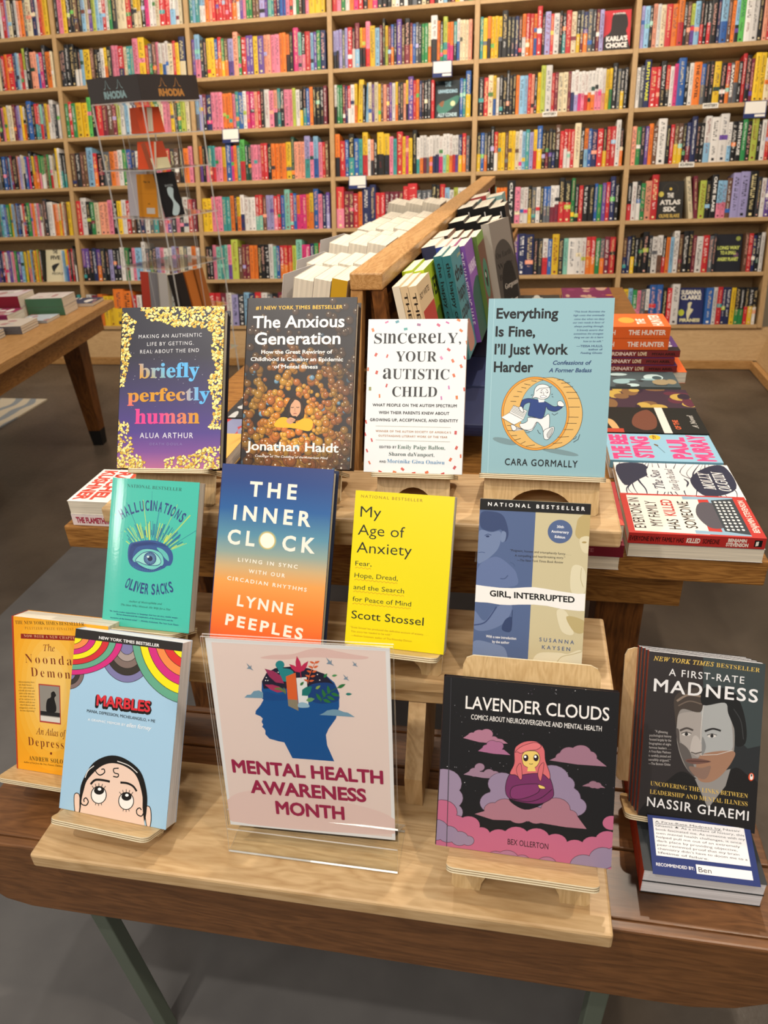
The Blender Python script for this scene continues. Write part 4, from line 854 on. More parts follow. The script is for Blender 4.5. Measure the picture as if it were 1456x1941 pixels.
def easel(M, w, T, zboard, We=.12, H=.16, Lf=.015, Wl=None, xc=None, label='', foot=None, lip_t=.0066):
    """two plywood plates slotted together: leaning back plate with an arched foot, and the lip the book stands on"""
    P = M.translation; lean = math.asin(max(.05, min(1, M[2][2]))); xc = w / 2 if xc is None else xc; Wl = Wl or We
    down = (P.z - zboard) / math.cos(lean)
    zb = -(T + .0015)
    off = zb * math.sin(lean)   # plate sits behind the book and therefore a little lower
    down = (P.z - zboard + off) / math.cos(lean)
    root = empty('book_easel', M)
    x0, x1 = xc - We / 2, xc + We / 2; yb = -down + .0006; r = .012
    ar = min(We * .29, .05); cx = xc; pts = []
    pts += [(x1, H - r), (x1 - r * .3, H - r * .3), (x1 - r, H), (x0 + r, H), (x0 + r * .3, H - r * .3), (x0, H - r), (x0, yb + .004), (x0 + .004, yb)]
    pts += [(cx - ar, yb)]
    rise = max(.012, down * .62)
    for i in range(1, 12): t = math.pi - math.pi * i / 12; pts.append((cx + ar * math.cos(t), yb + rise * math.sin(t)))
    pts += [(cx + ar, yb), (x1 - .004, yb), (x1, yb + .004)]
    b = MB(); b.prism(pts[::-1] if False else pts, zb - .0058, zb, 2, mat='ply_y', side='ply_edge_light')
    b.build('back_plate', root)
    rear = (P.z - zboard - .009) / math.sin(lean)
    b = MB(); out = rrect(xc - Wl / 2, -Lf, xc + Wl / 2, max(T + .02, rear - .002), .010)
    y = -.0004
    for k, (t_, mt) in enumerate(((.0014, 'ply_edge_light'), (.0011, 'ply_edge_dark'), (.0014, 'ply_edge_light'), (.0011, 'ply_edge_dark'), (.0014, 'ply_edge_light'))):
        b.prism([(p[0], -p[1]) for p in out][::-1], y - t_, y, 1, mat=mt, cap='ply_x'); y -= t_
    b.build('lip_plate', root)
    return root

# ------------------------------------------------------------------ room shell
def struct(o): o['kind'] = 'structure'; return o
b = MB(); b.box((-5, -1.2, -.06), (3.2, 7, 0), mat='concrete'); struct(b.build('floor'))
b = MB(); b.box((-5, 5.32, 0), (3.2, 5.42, 3.4), mat='wall_paint'); struct(b.build('wall_back'))

# ------------------------------------------------------------------ bookcase (leans back against the wall)
LEAN = 13.25
V0 = (0, 4.52, .246)
BC = axes(V0, Vector((1, 0, 0)), Vector((0, math.sin(R(LEAN)), math.cos(R(LEAN)))), Vector((0, -math.cos(R(LEAN)), math.sin(R(LEAN)))))
BX = [-3.81, -2.94, -2.05, -1.165, -.306, .567, 1.385]
PITCH = .294; NR = 9; ST = .022; UT = .028; DEPTH = .2
bc = empty('bookcase', BC); tag(bc, 'tall built-in plywood bookcase leaning back along the far wall, packed with books', 'bookcase')
for i, x in enumerate(BX):
    b = MB(); b.box((x - UT / 2, -.02, -DEPTH), (x + UT / 2, NR * PITCH, 0), mat='case_y'); b.build('upright', bc, bevel=.001)
for i in range(6):
    for r_ in range(NR + 1):
        b = MB(); b.box((BX[i] + UT / 2 + .0005, r_ * PITCH - ST, -DEPTH), (BX[i + 1] - UT / 2 - .0005, r_ * PITCH, -.001), mat='case_x')
        b.build('shelf', bc, bevel=.001)
b = MB(); b.box((BX[0] - .01, -.03, -DEPTH - .012), (BX[-1] + .01, NR * PITCH, -DEPTH - .001), mat='case_x'); b.build('back_panel', bc)
# sloping kick panel and base rail down to the floor (world coordinates converted into the case's frame)
IB = BC.inverted()
b = MB(); M_ = IB
yk = 4.44
b.prism([(4.53, .222), (yk, .052), (yk + .02, .052), (4.56, .222)], BX[0], 1.47, 0, mat='case_x', M=M_); b.build('kick_panel', bc)
b = MB(); b.box((BX[0], yk - .012, .004), (1.36, yk + .03, .05), mat='oaklight_x', M=M_); b.build('base_rail', bc)
# return bookcase on the side wall; only its foot shows
sb = empty('side_bookcase', loc=(1.36, 4.44, 0)); tag(sb, 'foot of the plywood bookcase on the side wall, meeting the tall bookcase at the corner', 'bookcase')
b = MB(); b.prism([(.02, .052), (.1, .222), (.13, .222), (.04, .052)], -1.9, .05, 1, mat='case_y'); b.build('kick_panel', sb)
b = MB(); b.box((-.01, -1.9, .004), (.03, -.015, .05), mat='oaklight_y'); b.build('base_rail', sb)
b = MB(); b.box((.095, -1.9, .225), (.30, .0, .247), mat='case_y'); b.build('shelf', sb)
for y in (-.9, -1.85):
    b = MB(); b.prism([(.10, .25), (.3, .25), (.75, 2.1), (.55, 2.1)], y, y + .028, 1, mat='case_z'); b.build('upright', sb)

# ------------------------------------------------------------------ shelved books
PAL = dict(k='#1a1a1c', d='#2e3036', s='#62666c', w='#e8e4df', c='#e6d8b4', r='#cf2f35', p='#ea86a0', m='#d8387c', o='#ef7f2c', y='#efc52a', g='#2f8a4c', t='#3f9a98', b='#2f63ae', n='#27305e',
           l='#8fbfe0', v='#6a4a9c', u='#6b4a38', e='#b9c650', a='#f0a184', i='#a9a2d4', f='#1f4a3c', h='#7c2a3c', j='#5fc05a', q='#86c7b4')
CN = dict(k='black', d='charcoal', s='grey', w='white', c='cream', r='red', p='pink', m='magenta', o='orange', y='yellow', g='green', t='teal', b='blue', n='navy', l='light blue', v='violet', u='brown', e='lime',
          a='salmon', i='lavender', f='dark green', h='maroon', j='bright green', q='mint')
# one string per shelf: colour [lower colour] [thickness digit] [+ tall]; F = cover turned to face the room
ROWS = {
 (0, 6): 'y o k w r2 i c2 k w a o2 s c3 n2 w r o y2', (0, 5): 'c k r o r3 n l w r ew+ k+2 a2 a lb m2 d+2 o3 c', (0, 4): 'y w c2 h v i y wo k b+3 k rt rt qr n y aw w+2 d w', (0, 3): 'h k k a i w ck b m k+2 yo so ro gp gw gw u g wr c sc y+ w+ kt kt',
 (0, 2): 'b n w r k g2 p o w p sw u d+3 w2 w2 o ao cy o cw u y3', (0, 1): 'g y2 nk yp yp l u2 y2 o e r k Fc w l l yb yb r d2 r2 k+ dw', (0, 0): 'k t r w b k o h n w s r k t',
 (1, 6): 'k p2 y k d u d l c kv e l wl r w g d+2 c c2 r2 d yc yc k m w w c r2 r2 wl2 w c', (1, 5): 'd d k+2 k+2 kw kw l y3 u k k w yo k2 p p rn2 c t t p+2 y+3 r sg u p wy wb w c2 r y nc+2', (1, 4): 'g r g y2 y2 j+ k r2 h2 u2 h e w l w n o r r2 y g c p p y k g e c',
 (1, 3): 'u d u u l+2 ro k2 s2 o a w g b n w u g w s p o r d u k o p', (1, 2): 'r w+2 k g c a a p k y w r u d n w s t u p v d p k w r h', (1, 1): 'vk vk k n vo d k i k k w g kw p l2 w+ s kg d i p w wu i h c s w o w', (1, 0): 'w h o y y oy+3 oy+2 r w k b o h w s r n t c k',
 (2, 6): 't l t lw lw o a r r r r r r ko2 w v p g g u u i2 v q t h n mb ib p r w yg ku pk p y2 y2 y2', (2, 5): 'v lp+2 d k y y2 bo ro gy uo iv2 a+2 g r2 v v y2 v2 a a p p2 o o ok k m+2 qp kp r2 l v g n2', (2, 4): 'ls i2 hk n2 p p p o o o p t b2 w m m2 a r k w2 p2 ad t k p2 p e w2 ky kt b o k k k h',
 (2, 3): 'ov k kp tr tr p p yo b+3 m o t jr+2 f f p p p r r k o o o o y2 f+ a a a it+2 p lb+2 p r u', (2, 2): 'y2 y p p p t t o d yo wn w w w rq rq u i i rp r b q+2 r b om m m o yo b+2 p n vi', (2, 1): 'k k p q t q pv e+3 u h h o o k k k w q b ro ro ro e qo+2 m m n g r g m', (2, 0): 'r r h w i d l n r w s k h t o b w c k r n',
 (3, 6): 'r p g w o m r k o m d k k c w k w k s k c k r k w l k h y w k g', (3, 5): 'ik ik i s i r2 kw hl+2 yk ok pr+2 y2 l2 h k+ ye h bo k v2+ u kh+2 ho b s d g g co wk+3 o kg et+2 om om tk wb c c c a', (3, 4): 'wk g g h n rw w2 yo y+3 k l c v c2 y u a h v w yo d d a yk v+2 r o n k k d r Fk b t by+2',
 (3, 3): 'ok+2 r2 b kt+2 b2 t yr+2 w ad k yk+3 yk+3 p t r+2 y m y k+2 wt wo wh ws wo wn wn wm wq we wo wr wv ny ro s', (3, 2): 'rp+2 h h r o n+2 n+2 r r hk hk hk hk r+ r+3 s s s k+ k+ r+ l w e w w', (3, 1): 'k r w b h n k o t g r s w k c d p', (3, 0): 'k w r n s b o h t k c r g d w',
 (4, 6): 'k w r n b y k s h w c o k n r w t k u w r p k b', (4, 5): 't y ok y y yk k+2 d d n uk ow ro ro ob r+2 k i2 r w2 k kt r2 c2 ky sh no s2 d h i Fr', (4, 4): 'k2 r2 c2 yb w k d k+ d k o l2 l r a k y e+2 w+3 r h c2 c2 h wn wi wm wp wr wo wo wp wp wa y yg k+2 s ky d',
 (4, 3): 'ky b so k k+ rw y y u y y c w l t i yr by+2 k kh d kn uk+2 r rw rw r c+3 k ol b n2 r2 ky r r2 w+2 ko', (4, 2): 'i b q p q o o o k+3 p2 w w ky s w d bs bs wh wh kr+2 kr+2 g+ k r k2 k2 b g v r n+2 k', (4, 1): 'l e2 u s k+2 ko tk v+2 n+2 n+2 k d wr b y+2 d q w2 w w ro ro g so h r', (4, 0): 'h k s w b h o r k w n t c k r',
 (5, 5): 'i l2 k a w c2 r2 o2 or+2 k u ev l2 kr k kr k3 n lb+3 u o lk j+2 w+2 w+2 k+2 a r kn+2 m2 m2 p', (5, 4): 'w s n+2 r2 r k+2 rk w m b+3 k w o3 bs k k y2 k2 ro s os k r+ k+ h y+2 y2 c2 ip+2 ip+2 r', (5, 3): 'a g d v o u w+3 k r uy uy k nh n+2 k k wl+2 w+3 w+3 wl k k2 g k e+2 k w r k w',
 (5, 2): 'kr w kw g a2 r+2 Fk S c+ h+ e2 k k+2 lp lp u i+3 i+3 k+3 d w v', (5, 1): 'un n ky k k k+2 d w2 wu2 kr o l w+2 u k+2 k h w2 r2 s d Fk u r n k w', (5, 0): 'k yb l gp p s wu b+2 b+2 k r w+2 Fn b2 w r n n y kg kg kr ky kw',
}
FACE = {(0, 1): ('#d8cfae', [('THE', '#2a2a2a', .12), ('FIVE', '#2a2a2a', .3)]), (3, 4): ('#1d2b30', [('THE', '#9fc4d4', .15), ('UNWEDDING', '#9fc4d4', .32), ('ALLY CONDIE', '#b9d4da', .93)]),
        (4, 5): ('#c62f3a', [("KARLA\u2019S", '#f1ece6', .74), ('CHOICE', '#f1ece6', .9)]), (5, 2): ('#211f1c', [('THE', '#d9d6cf', .42), ('ATLAS', '#d9d6cf', .6), ('SIX', '#d9d6cf', .78), ('OLIVIE BLAKE', '#b59a4a', .94)]),
        (5, 1): ('#1b1d26', [('LONG WAY', '#c9d36a', .4), ('TO A SMALL', '#c9d36a', .53), ('ANGRY PLANET', '#c9d36a', .7)]), (5, 0): ('#232a5c', [('SUSANNA', '#e4dfd0', .18), ('CLARKE', '#e4dfd0', .32), ('PIRANESI', '#d6d0a0', .93)])}
SPINES = {(5, 4, 2): ('RUTH WARE', '#e2e23a'), (5, 4, 19): ('SAVAGES', '#f0ede6'), (4, 2, 8): ('CULT X', '#e8e6e0'), (5, 2, 12): ('OLIVIE BLAKE', '#f0eee9'), (5, 3, 21): ('NINTH HOUSE', '#eceae4'), (5, 4, 12): ('THE CARTEL', '#3a1610')}
ORD_ROW = ['bottom shelf', 'second shelf up', 'third shelf up', 'fourth shelf up', 'fifth shelf up', 'sixth shelf up', 'seventh shelf up', 'eighth shelf up']
BAYN = {5: 'corner bay', 4: 'second bay from the corner', 3: 'third bay from the corner'}
INK = dict(light=['#efeae2', '#e8d9a0', '#f3f1ee', '#d9c08a', '#e8b0a0'], dark=['#1c1c20', '#3a2a2a', '#22304a', '#7a1f24'])

def shelf_book(mb, x0, y0, th, hh, dep, rec, c1, c2, rnd, tilt=0.0, spine=None):
    """one upright book in the case frame: x across, y up, spine at z=-rec"""
    T_ = Matrix.Translation((x0, y0, -rec)) @ Matrix.Rotation(-tilt, 4, 'Z')
    jit = rnd.uniform(.7, .95); A = mul(hx(PAL[c1]), jit); B_ = mul(hx(PAL[c2]), jit) if c2 else A
    split = hh * rnd.uniform(.4, .5) if c2 else 0
    g = .0005; mt = 'shelf_print'
    def q(pts, col, mat=mt): mb.poly([tuple(T_ @ Vector(p)) for p in pts], col, mat)
    x1 = th - g
    # slightly rounded spine: three facets
    rz = min(.0022, th * .12)
    for ya, yb, cc in (((0, split, B_), (split, hh, A)) if c2 else ((0, hh, A),)):
        for xa, xb, za, zb in ((0, x1 * .22, -rz, 0), (x1 * .22, x1 * .78, 0, 0), (x1 * .78, x1, 0, -rz)): q([(xa, ya, za), (xb, ya, zb), (xb, yb, zb), (xa, yb, za)], cc)
    q([(0, 0, -dep), (0, 0, -rz), (0, hh, -rz), (0, hh, -dep)], A); q([(x1, 0, -rz), (x1, 0, -dep), (x1, hh, -dep), (x1, hh, -rz)], mul(A, .95))
    q([(0, 0, -rz), (0, 0, -dep), (x1, 0, -dep), (x1, 0, -rz)], A); q([(x1, 0, -dep), (0, 0, -dep), (0, hh, -dep), (x1, hh, -dep)], A)
    q([(0, hh, -rz), (x1, hh, -rz), (x1, hh, -.003), (0, hh, -.003)], A); q([(.0012, hh - .001, -.003), (x1 - .0012, hh - .001, -.003), (x1 - .0012, hh - .001, -dep + .001), (.0012, hh - .001, -dep + .001)], (.75, .68, .55, 1))
    lum = A[0] * .3 + A[1] * .6 + A[2] * .1; ink = hx(rnd.choice(INK['light' if lum < .22 else 'dark'])); e = .00025
    if spine:
        SM = T_ @ axes((x1 * .5, hh * .95, e), Vector((0, -1, 0)), Vector((1, 0, 0)), Vector((0, 0, 1)))
        a_ = Art(mb, hh * .8, 1, None, (0, 0, 1), mt, M=SM @ Matrix.Translation((0, -.5, 0)), z0=0)
        k = min(.014, th * .62); a_.text(spine[0], 0, .5 + k / 2, 1, .5 + k / 2, k, spine[1], b=.03)
        return
    # title and author set as small type: short uneven strokes across the spine
    wd = th * rnd.uniform(.3, .55); xa = (x1 - wd) / 2; y = hh * rnd.uniform(.9, .95); blocks = [(y, hh * rnd.uniform(.42, .6), wd), (hh * rnd.uniform(.34, .4), hh * rnd.uniform(.12, .2), wd * .7)]
    for yt, ln, ww in blocks:
        yy = yt; xs = (x1 - ww) / 2; st = max(.0036, ww * .48)
        col = ink if rnd.random() < .8 else hx(rnd.choice(INK['light' if lum < .22 else 'dark']))
        while yy > yt - ln:
            s1 = st * rnd.uniform(.55, .8)
            if rnd.random() > .12:
                q([(xs, yy - s1, e), (xs + ww, yy - s1, e), (xs + ww, yy - s1 + s1 * .3, e), (xs, yy - s1 + s1 * .3, e)], col)
                if rnd.random() < .6: q([(xs, yy - s1 * .7, e), (xs + ww * .3, yy - s1 * .7, e), (xs + ww * .3, yy, e), (xs, yy, e)], col)
                else: q([(xs + ww * .6, yy - s1 * .7, e), (xs + ww, yy - s1 * .7, e), (xs + ww, yy, e), (xs + ww * .6, yy, e)], col)
            yy -= st
    if rnd.random() < .7: q([(x1 * .33, hh * .04, e), (x1 * .67, hh * .04, e), (x1 * .67, hh * .04 + x1 * .3, e), (x1 * .33, hh * .04 + x1 * .3, e)], ink)
    if rnd.random() < .25:
        cc = hx(rnd.choice(list(PAL.values()))); yq = hh * rnd.uniform(.1, .6); q([(0.0005, yq, e * .5), (x1 - .0005, yq, e * .5), (x1 - .0005, yq + hh * .1, e * .5), (0.0005, yq + hh * .1, e * .5)], cc)

import re
INDIV = [(5, 0), (5, 1), (5, 2), (5, 3), (5, 4), (5, 5), (4, 1), (4, 2), (4, 3), (4, 4), (4, 5)]
stuff = MB(); n_ind = 0; used = {}; pend = []
rnd = random.Random(21)
for i in range(6):
    for r_ in range(NR - 1):
        key = (i, r_); seq = ROWS.get(key) or ROWS[((i + r_) % 3 + 2, 5 if r_ > 6 else 3)]
        if key not in ROWS: seq = seq.replace('F', '')
        toks = seq.split(); x = BX[i] + UT / 2 + .004; xe = BX[i + 1] - UT / 2 - .004
        it = []
        for t in toks:
            if t == 'S': it.append(('S', None, .03, 0)); continue
            m = re.match(r'(F?)([a-z])([a-z]?)(\+?)(\d?)(\+?)$', t); f_, c1, c2, p1, d, p2 = m.groups()
            wd = {'': 16, '2': 24, '3': 30}[d] if not f_ else 150
            it.append((('F' if f_ else '') + c1, c2 or None, wd / 1000 * (1 if f_ else rnd.uniform(.85, 1.15)), 1 if (p1 or p2) else 0))
        tot = sum(k[2] for k in it if k[0][0] not in 'FS'); fx = sum(k[2] for k in it if k[0][0] in 'FS')
        if i == 0:  # the listed books stand at the end nearest the aisle; mixed ones fill the rest
            pre = []; room = -3.37 - x; k_ = (xe + 3.37 - fx - .01) / tot
            while room > 0:
                w_ = rnd.uniform(.013, .026); pre.append((rnd.choice('kdswcrpoygtbnlvu'), None, w_ / k_, 0)); room -= w_
            it = pre + it; tot += sum(q[2] for q in pre)
        sc = (xe - x - fx - .01) / tot
        seqinfo = []
        for n, (c1, c2, wd, tall) in enumerate(it):
            if c1 == 'S': x += wd; seqinfo.append(None); continue
            if c1[0] == 'F':
                seqinfo.append(('F', c1[1], x)); x += wd; continue
            th = wd * sc; hh = rnd.uniform(.196, .212) if not tall else rnd.uniform(.226, .243)
            if n and it[n - 1][:2] == (c1, c2) and not tall: hh = last_h
            last_h = hh
            tilt = 0.0
            if key == (5, 2) and n in (8, 9): tilt = R(-9 if n == 8 else -5); hh = .225
            elif key == (3, 4) and n in (8, 10): tilt = R(3)
            seqinfo.append((c1, c2, x, th, hh, tilt, tall)); x += th
        for n, q_ in enumerate(seqinfo):
            if q_ is None: continue
            if q_[0] == 'F':
                if key not in FACE: continue
                bg, lines = FACE[key]; x_ = q_[2]
                M_ = BC @ Matrix.Translation((x_ + .004, r_ * PITCH + .001, -.03)) @ Matrix.Rotation(R(-8), 4, 'X')
                def art(a, bg=bg, lines=lines, key=key):
                    a.fill(bg)
                    if key == (4, 5): a.blob([(.3, .15), (.5, .06), (.8, .1), (.9, .35), (.84, .5), (.85, .62), (.3, .66), (0, .9), (0, .66), (.25, .5)], '#2b2626'); a.blob([(.32, .6), (.8, .6), (1, .9), (1, 1.05), (0, 1.05), (0, .8)], '#2b2626'); a.text('A NOVEL', .3, .1, .8, .1, .035, '#f1ece6', b=.03)
                    if key == (3, 4): a.blob([(.1, .62), (.5, .5), (.95, .4), (.9, .6), (.4, .85), (.1, .8)], '#3f7a6a'); a.ell(.72, .6, .1, .07, '#d7d9a8'); a.blob([(.15, .6), (.35, .52), (.3, .68)], '#8a5a3a')
                    if key == (5, 2): a.ell(.5, .2, .3, .16, '#3a3222'); a.ell(.5, .2, .28, .15, '#211f1c'); a.ell(.5, .2, .05, .035, '#d9b84e'); a.ell(.14, .33, .1, .07, '#c9bc52')
                    if key == (5, 1): a.ell(.85, .12, .09, .06, '#8f9a4a'); a.ell(.8, .55, .1, .07, '#6a4a62')
                    if key == (5, 0): a.ell(.15, .68, .12, .09, '#b9c23a'); a.blob([(.4, .42), (.55, .4), (.5, .55), (.62, .6), (.5, .75), (.42, .9), (.36, .7), (.4, .55)], '#cfc9a4')
                    if key == (0, 1): a.blob([(.3, .5), (.7, .42), (.5, .6), (.4, .7)], '#2a2a2a'); a.text('PEOPLE', .3, .78, .9, .78, .07, '#2a2a2a', b=.02)
                    for t, c, y in lines:
                        big = {'THE': .25, 'ATLAS': .8, 'SIX': .5, 'FIVE': .5, 'TO A SMALL': .6, 'LONG WAY': .85}.get(t, .8); a.text(t, .5 - big / 2, y, .5 + big / 2, y, .11 if len(t) < 8 else .085, c, b=.045)
                o = book('face_out_book', M_, .142, .212, .026, hard=True, spine=bg, back=bg, face=bg, art=art)
                tag(o, {(4, 5): 'red and black novel turned face out at its shelf end, beside the corner bay', (3, 4): 'dark teal novel turned face out on the fifth shelf up', (5, 2): 'black novel with a gold sun turned face out, third shelf up, corner bay', (5, 1): 'dark novel with lime lettering turned face out, second shelf up, corner bay', (5, 0): 'navy novel with a pale figure turned face out on the bottom shelf', (0, 1): 'pale tan novel turned face out, second shelf up, bay farthest from the corner'}[key], 'book', 'books turned face out on the tall bookcase')
                continue
            c1, c2, xx, th, hh, tilt, tall = q_; dep = rnd.uniform(.13, .15); rec = rnd.uniform(.002, .014)
            sp_ = SPINES.get((i, r_, n))
            if key in INDIV and n_ind < 300:
                mb = MB(); shelf_book(mb, 0, 0, th, hh, dep, 0, c1, c2, rnd, tilt, sp_)
                o = mb.build('shelf_book', None, BC @ Matrix.Translation((xx, r_ * PITCH + .0005, -rec)))
                n_ind += 1; pend.append((o, key, n, seqinfo))
            else: shelf_book(stuff, xx, r_ * PITCH + .0005, th, hh, dep, rec, c1, c2, rnd, tilt, sp_)
o = stuff.build('books', None, BC); tag(o, 'rows of mixed coloured books filling the farther and higher shelves of the tall bookcase', 'books', kind='stuff')
def cname(q_):
    if q_ is None: return 'gap'
    if q_[0] == 'F': return 'face-out'
    return CN[q_[0]] + (' and ' + CN[q_[1]] if q_[1] and q_[1] != q_[0] else '')
labs = {}
for o, key, n, sq in pend:
    q_ = sq[n]; size = ('thick ' if q_[3] > .024 else 'thin ' if q_[3] < .0125 else ''); size = ('tall ' if q_[6] else '') + size
    Lf = CN[sq[n - 1][0]] if n and sq[n - 1] and sq[n - 1][0] != 'F' else None; Rt = CN[sq[n + 1][0]] if n + 1 < len(sq) and sq[n + 1] and sq[n + 1][0] != 'F' else None
    if Lf and Rt: nb = ('between two %s ones' % Lf) if Lf == Rt else 'between %s and %s ones' % (Lf, Rt)
    elif Lf: nb = 'beside a %s one' % Lf
    else: nb = 'beside a %s one' % (Rt or 'face-out')
    lab = '%s%s book %s, %s, %s' % (size, cname(q_), nb, ORD_ROW[key[1]], 'corner bay' if key[0] == 5 else 'bay beside it')
    if key[0] == 4: lab = '%s%s book %s, %s, next bay from corner' % (size, cname(q_), nb, ORD_ROW[key[1]])
    labs.setdefault(lab, []).append(o); o['category'] = 'book'
    o['group'] = 'books on the ' + ORD_ROW[key[1]] + ' of the ' + ('corner bay' if key[0] == 5 else 'bay next to the corner bay')
for lab, os_ in labs.items():
    for k, o in enumerate(os_):
        l = lab
        if len(os_) > 1:
            pre = ('first', 'second', 'third', 'fourth', 'fifth', 'sixth', 'seventh', 'eighth')[min(k, 7)]
            l = pre + ' ' + lab.replace(' book ', ' book of several ') if False else pre + ' such ' + lab
        w_ = l.split()
        if len(w_) > 16: l = l.replace('next bay from corner', 'second bay').replace('corner bay', 'corner')
        o['label'] = l

# shelf cards and section signs hanging on the shelf edges
def card(px, row, w, h, lines, label, border='#26336a', txt='#8a8680'):
    b = MB(); b.box((0, 0, 0), (w, h, .0012), hx('#e8e4da'), 'print_matte')
    a = Art(b, w, h, z0=.0013)
    if border: a.fill(border); a.poly([(.04, .05), (.96, .05), (.96, .74), (.04, .74)], '#ece8df'); a.poly([(.5, .8), (.96, .8), (.96, .94), (.5, .94)], '#ece8df')
    for t, x0, y0, x1, cp in lines: a.text(t, x0, y0, x1, y0, cp, txt if border else '#26221e', b=.04)
    o = b.build('shelf_card' if border else 'section_sign', None, BC @ Matrix.Translation((px - w / 2, row * PITCH - h + .004, .0015)))
    tag(o, label, 'sign', 'cards and signs clipped to the shelf edges')
def scrib(n): return []
card(-.50, 5, .112, .085, [], 'blank-looking white card with blue foot clipped under the sixth shelf, above the teal face-out novel')
card(1.218, 4, .115, .085, [('staff pick', .1, .35, .7, .1)] if 0 else [], 'white card with blue border beside the section sign, corner bay')
card(-1.81, 4, .11, .08, [], 'white card with blue foot hanging beside the clear notebook tower')
card(-1.01, 3, .11, .075, [], 'white card with blue foot hanging over the reddish books')
SG = [(.985, 4, 'MYSTERY', 'small white section sign at the fifth shelf edge, corner bay'), (.12, 4, 'MYSTERY', 'small white section sign at the fifth shelf edge, bay next to the corner'), (.89, 3, 'SCI-FI/FAN', 'small white section sign at the fourth shelf edge, corner bay')]
for x, r_, t, l in SG: card(x, r_, .082, .026, [(t, .08, .74, .92, .5)], l, border=None)

# ------------------------------------------------------------------ floor pieces
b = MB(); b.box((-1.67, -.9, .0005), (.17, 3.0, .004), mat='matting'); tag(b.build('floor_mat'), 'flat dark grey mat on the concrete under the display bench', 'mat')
b = MB(); b.box((-4.2, 2.2, .0005), (-2.8, 3.72, .009), mat='rug_weave'); tag(b.build('rug'), 'cream rug with blue-grey curling bands, lying past the side table', 'rug')

# ------------------------------------------------------------------ display bench (dark stained)
BZ = .54
bench = empty('display_bench', loc=(-.2, .545, 0)); tag(bench, 'low bench of dark stained planks carrying the stepped book display', 'bench')
def bb(name, lo, hi, mat, bev=.002, parent=bench):
    b = MB(); b.box(lo, hi, mat=mat); return b.build(name, parent, bevel=bev, M=None)
ox, oy = .2, -.545
def blocal(lo, hi): return (lo[0] + ox, lo[1] + oy, lo[2]), (hi[0] + ox, hi[1] + oy, hi[2])
for y0, y1 in ((.560, .655), (.658, .752), (.755, .822)):
    lo, hi = blocal((-.745, y0, BZ - .03), (.345, y1, BZ)); bb('top_plank', lo, hi, 'bench_x')
b = MB(); n_ = []
x0, x1, zt, zb_ = -.745 + ox, .36 + ox, BZ, .40
pts = [(x0, zt), (x0, zb_ + .06), (x0 + .01, zb_ + .03), (x0 + .03, zb_ + .01), (x0 + .07, zb_), (x1 - .11, zb_), (x1 - .06, zb_ + .012), (x1 - .02, zb_ + .035), (x1, zb_ + .07), (x1, zt)]
b.prism(pts, .545 + oy, .5595 + oy, 1, mat='bench_x'); b.build('front_apron', bench, bevel=.003)
b = MB(); b.prism(pts, .8225 + oy, .838 + oy, 1, mat='bench_x'); b.build('back_apron', bench, bevel=.003)
for sx, lean_ in ((-.625, .03), (.155, -.010)):
    for yy in (.59, .785):
        b = MB(); a0 = sx + ox; c0 = a0 + lean_ * 2.2
        for dx, mt in ((0, 'green_paint'),):
            b.faces([(a0 - .013, yy + oy - .012, BZ - .032), (a0 + .013, yy + oy - .012, BZ - .032), (a0 + .013, yy + oy + .012, BZ - .032), (a0 - .013, yy + oy + .012, BZ - .032), (c0 - .012, yy + oy - .012, .0045), (c0 + .012, yy + oy - .012, .0045), (c0 + .012, yy + oy + .012, .0045), (c0 - .012, yy + oy + .012, .0045)],
                    [(0, 1, 2, 3), (7, 6, 5, 4), (0, 4, 5, 1), (1, 5, 6, 2), (2, 6, 7, 3), (3, 7, 4, 0)], (1, 1, 1, 1), mt)
        b.build('leg', bench, bevel=.002)

# ------------------------------------------------------------------ three-step pine riser
rs = empty('display_riser', loc=(-.235, .53, BZ)); tag(rs, 'three-step pale pine riser standing on the bench, its steps holding books on easels', 'display riser')
rx, ry, rz = .235, -.53, -BZ
def rbox(name, lo, hi, mat, bev=.0035):
    b = MB(); b.box((lo[0] + rx, lo[1] + ry, lo[2] + rz), (hi[0] + rx, hi[1] + ry, hi[2] + rz), mat=mat); return b.build(name, rs, bevel=bev)
Z1, Z2, Z3 = .565, .745, .905
rbox('step_board', (-.612, .52, .5405), (.137, .70, Z1), 'pine_x')
rbox('step_board', (-.612, .720, Z2 - .022), (.14, .885, Z2), 'pine_x')
rbox('step_board', (-.612, .862, Z3 - .026), (.147, 1.025, Z3), 'pine_x')
rbox('rail', (-.57, .726, Z2 - .045), (.10, .7445, Z2 - .0225), 'pine_x', .002)
rbox('rail', (-.57, .872, Z3 - .05), (.10, .888, Z3 - .0265), 'pine_x', .002)
for xs in (-.565, -.115, .085):
    b = MB()
    prof = [(.668, Z1 + .0005), (.7005, Z1 + .0005), (.7005, BZ + .0005), (.80, BZ + .0005), (.92, .70), (1.0, .80), (1.0, Z3 - .0265), (.889, Z3 - .0265), (.889, Z3 - .051), (.889, Z2 - .0225), (.745, Z2 - .0225), (.745, Z2 - .046), (.728, Z2 - .046), (.668, Z1 + .05)]
    b.prism([(p[0] + ry, p[1] + rz) for p in prof][::-1] if False else [(p[0] + ry, p[1] + rz) for p in prof], xs - .012 + rx, xs + .012 + rx, 0, mat='pine_z')
    b.build('stringer', rs)

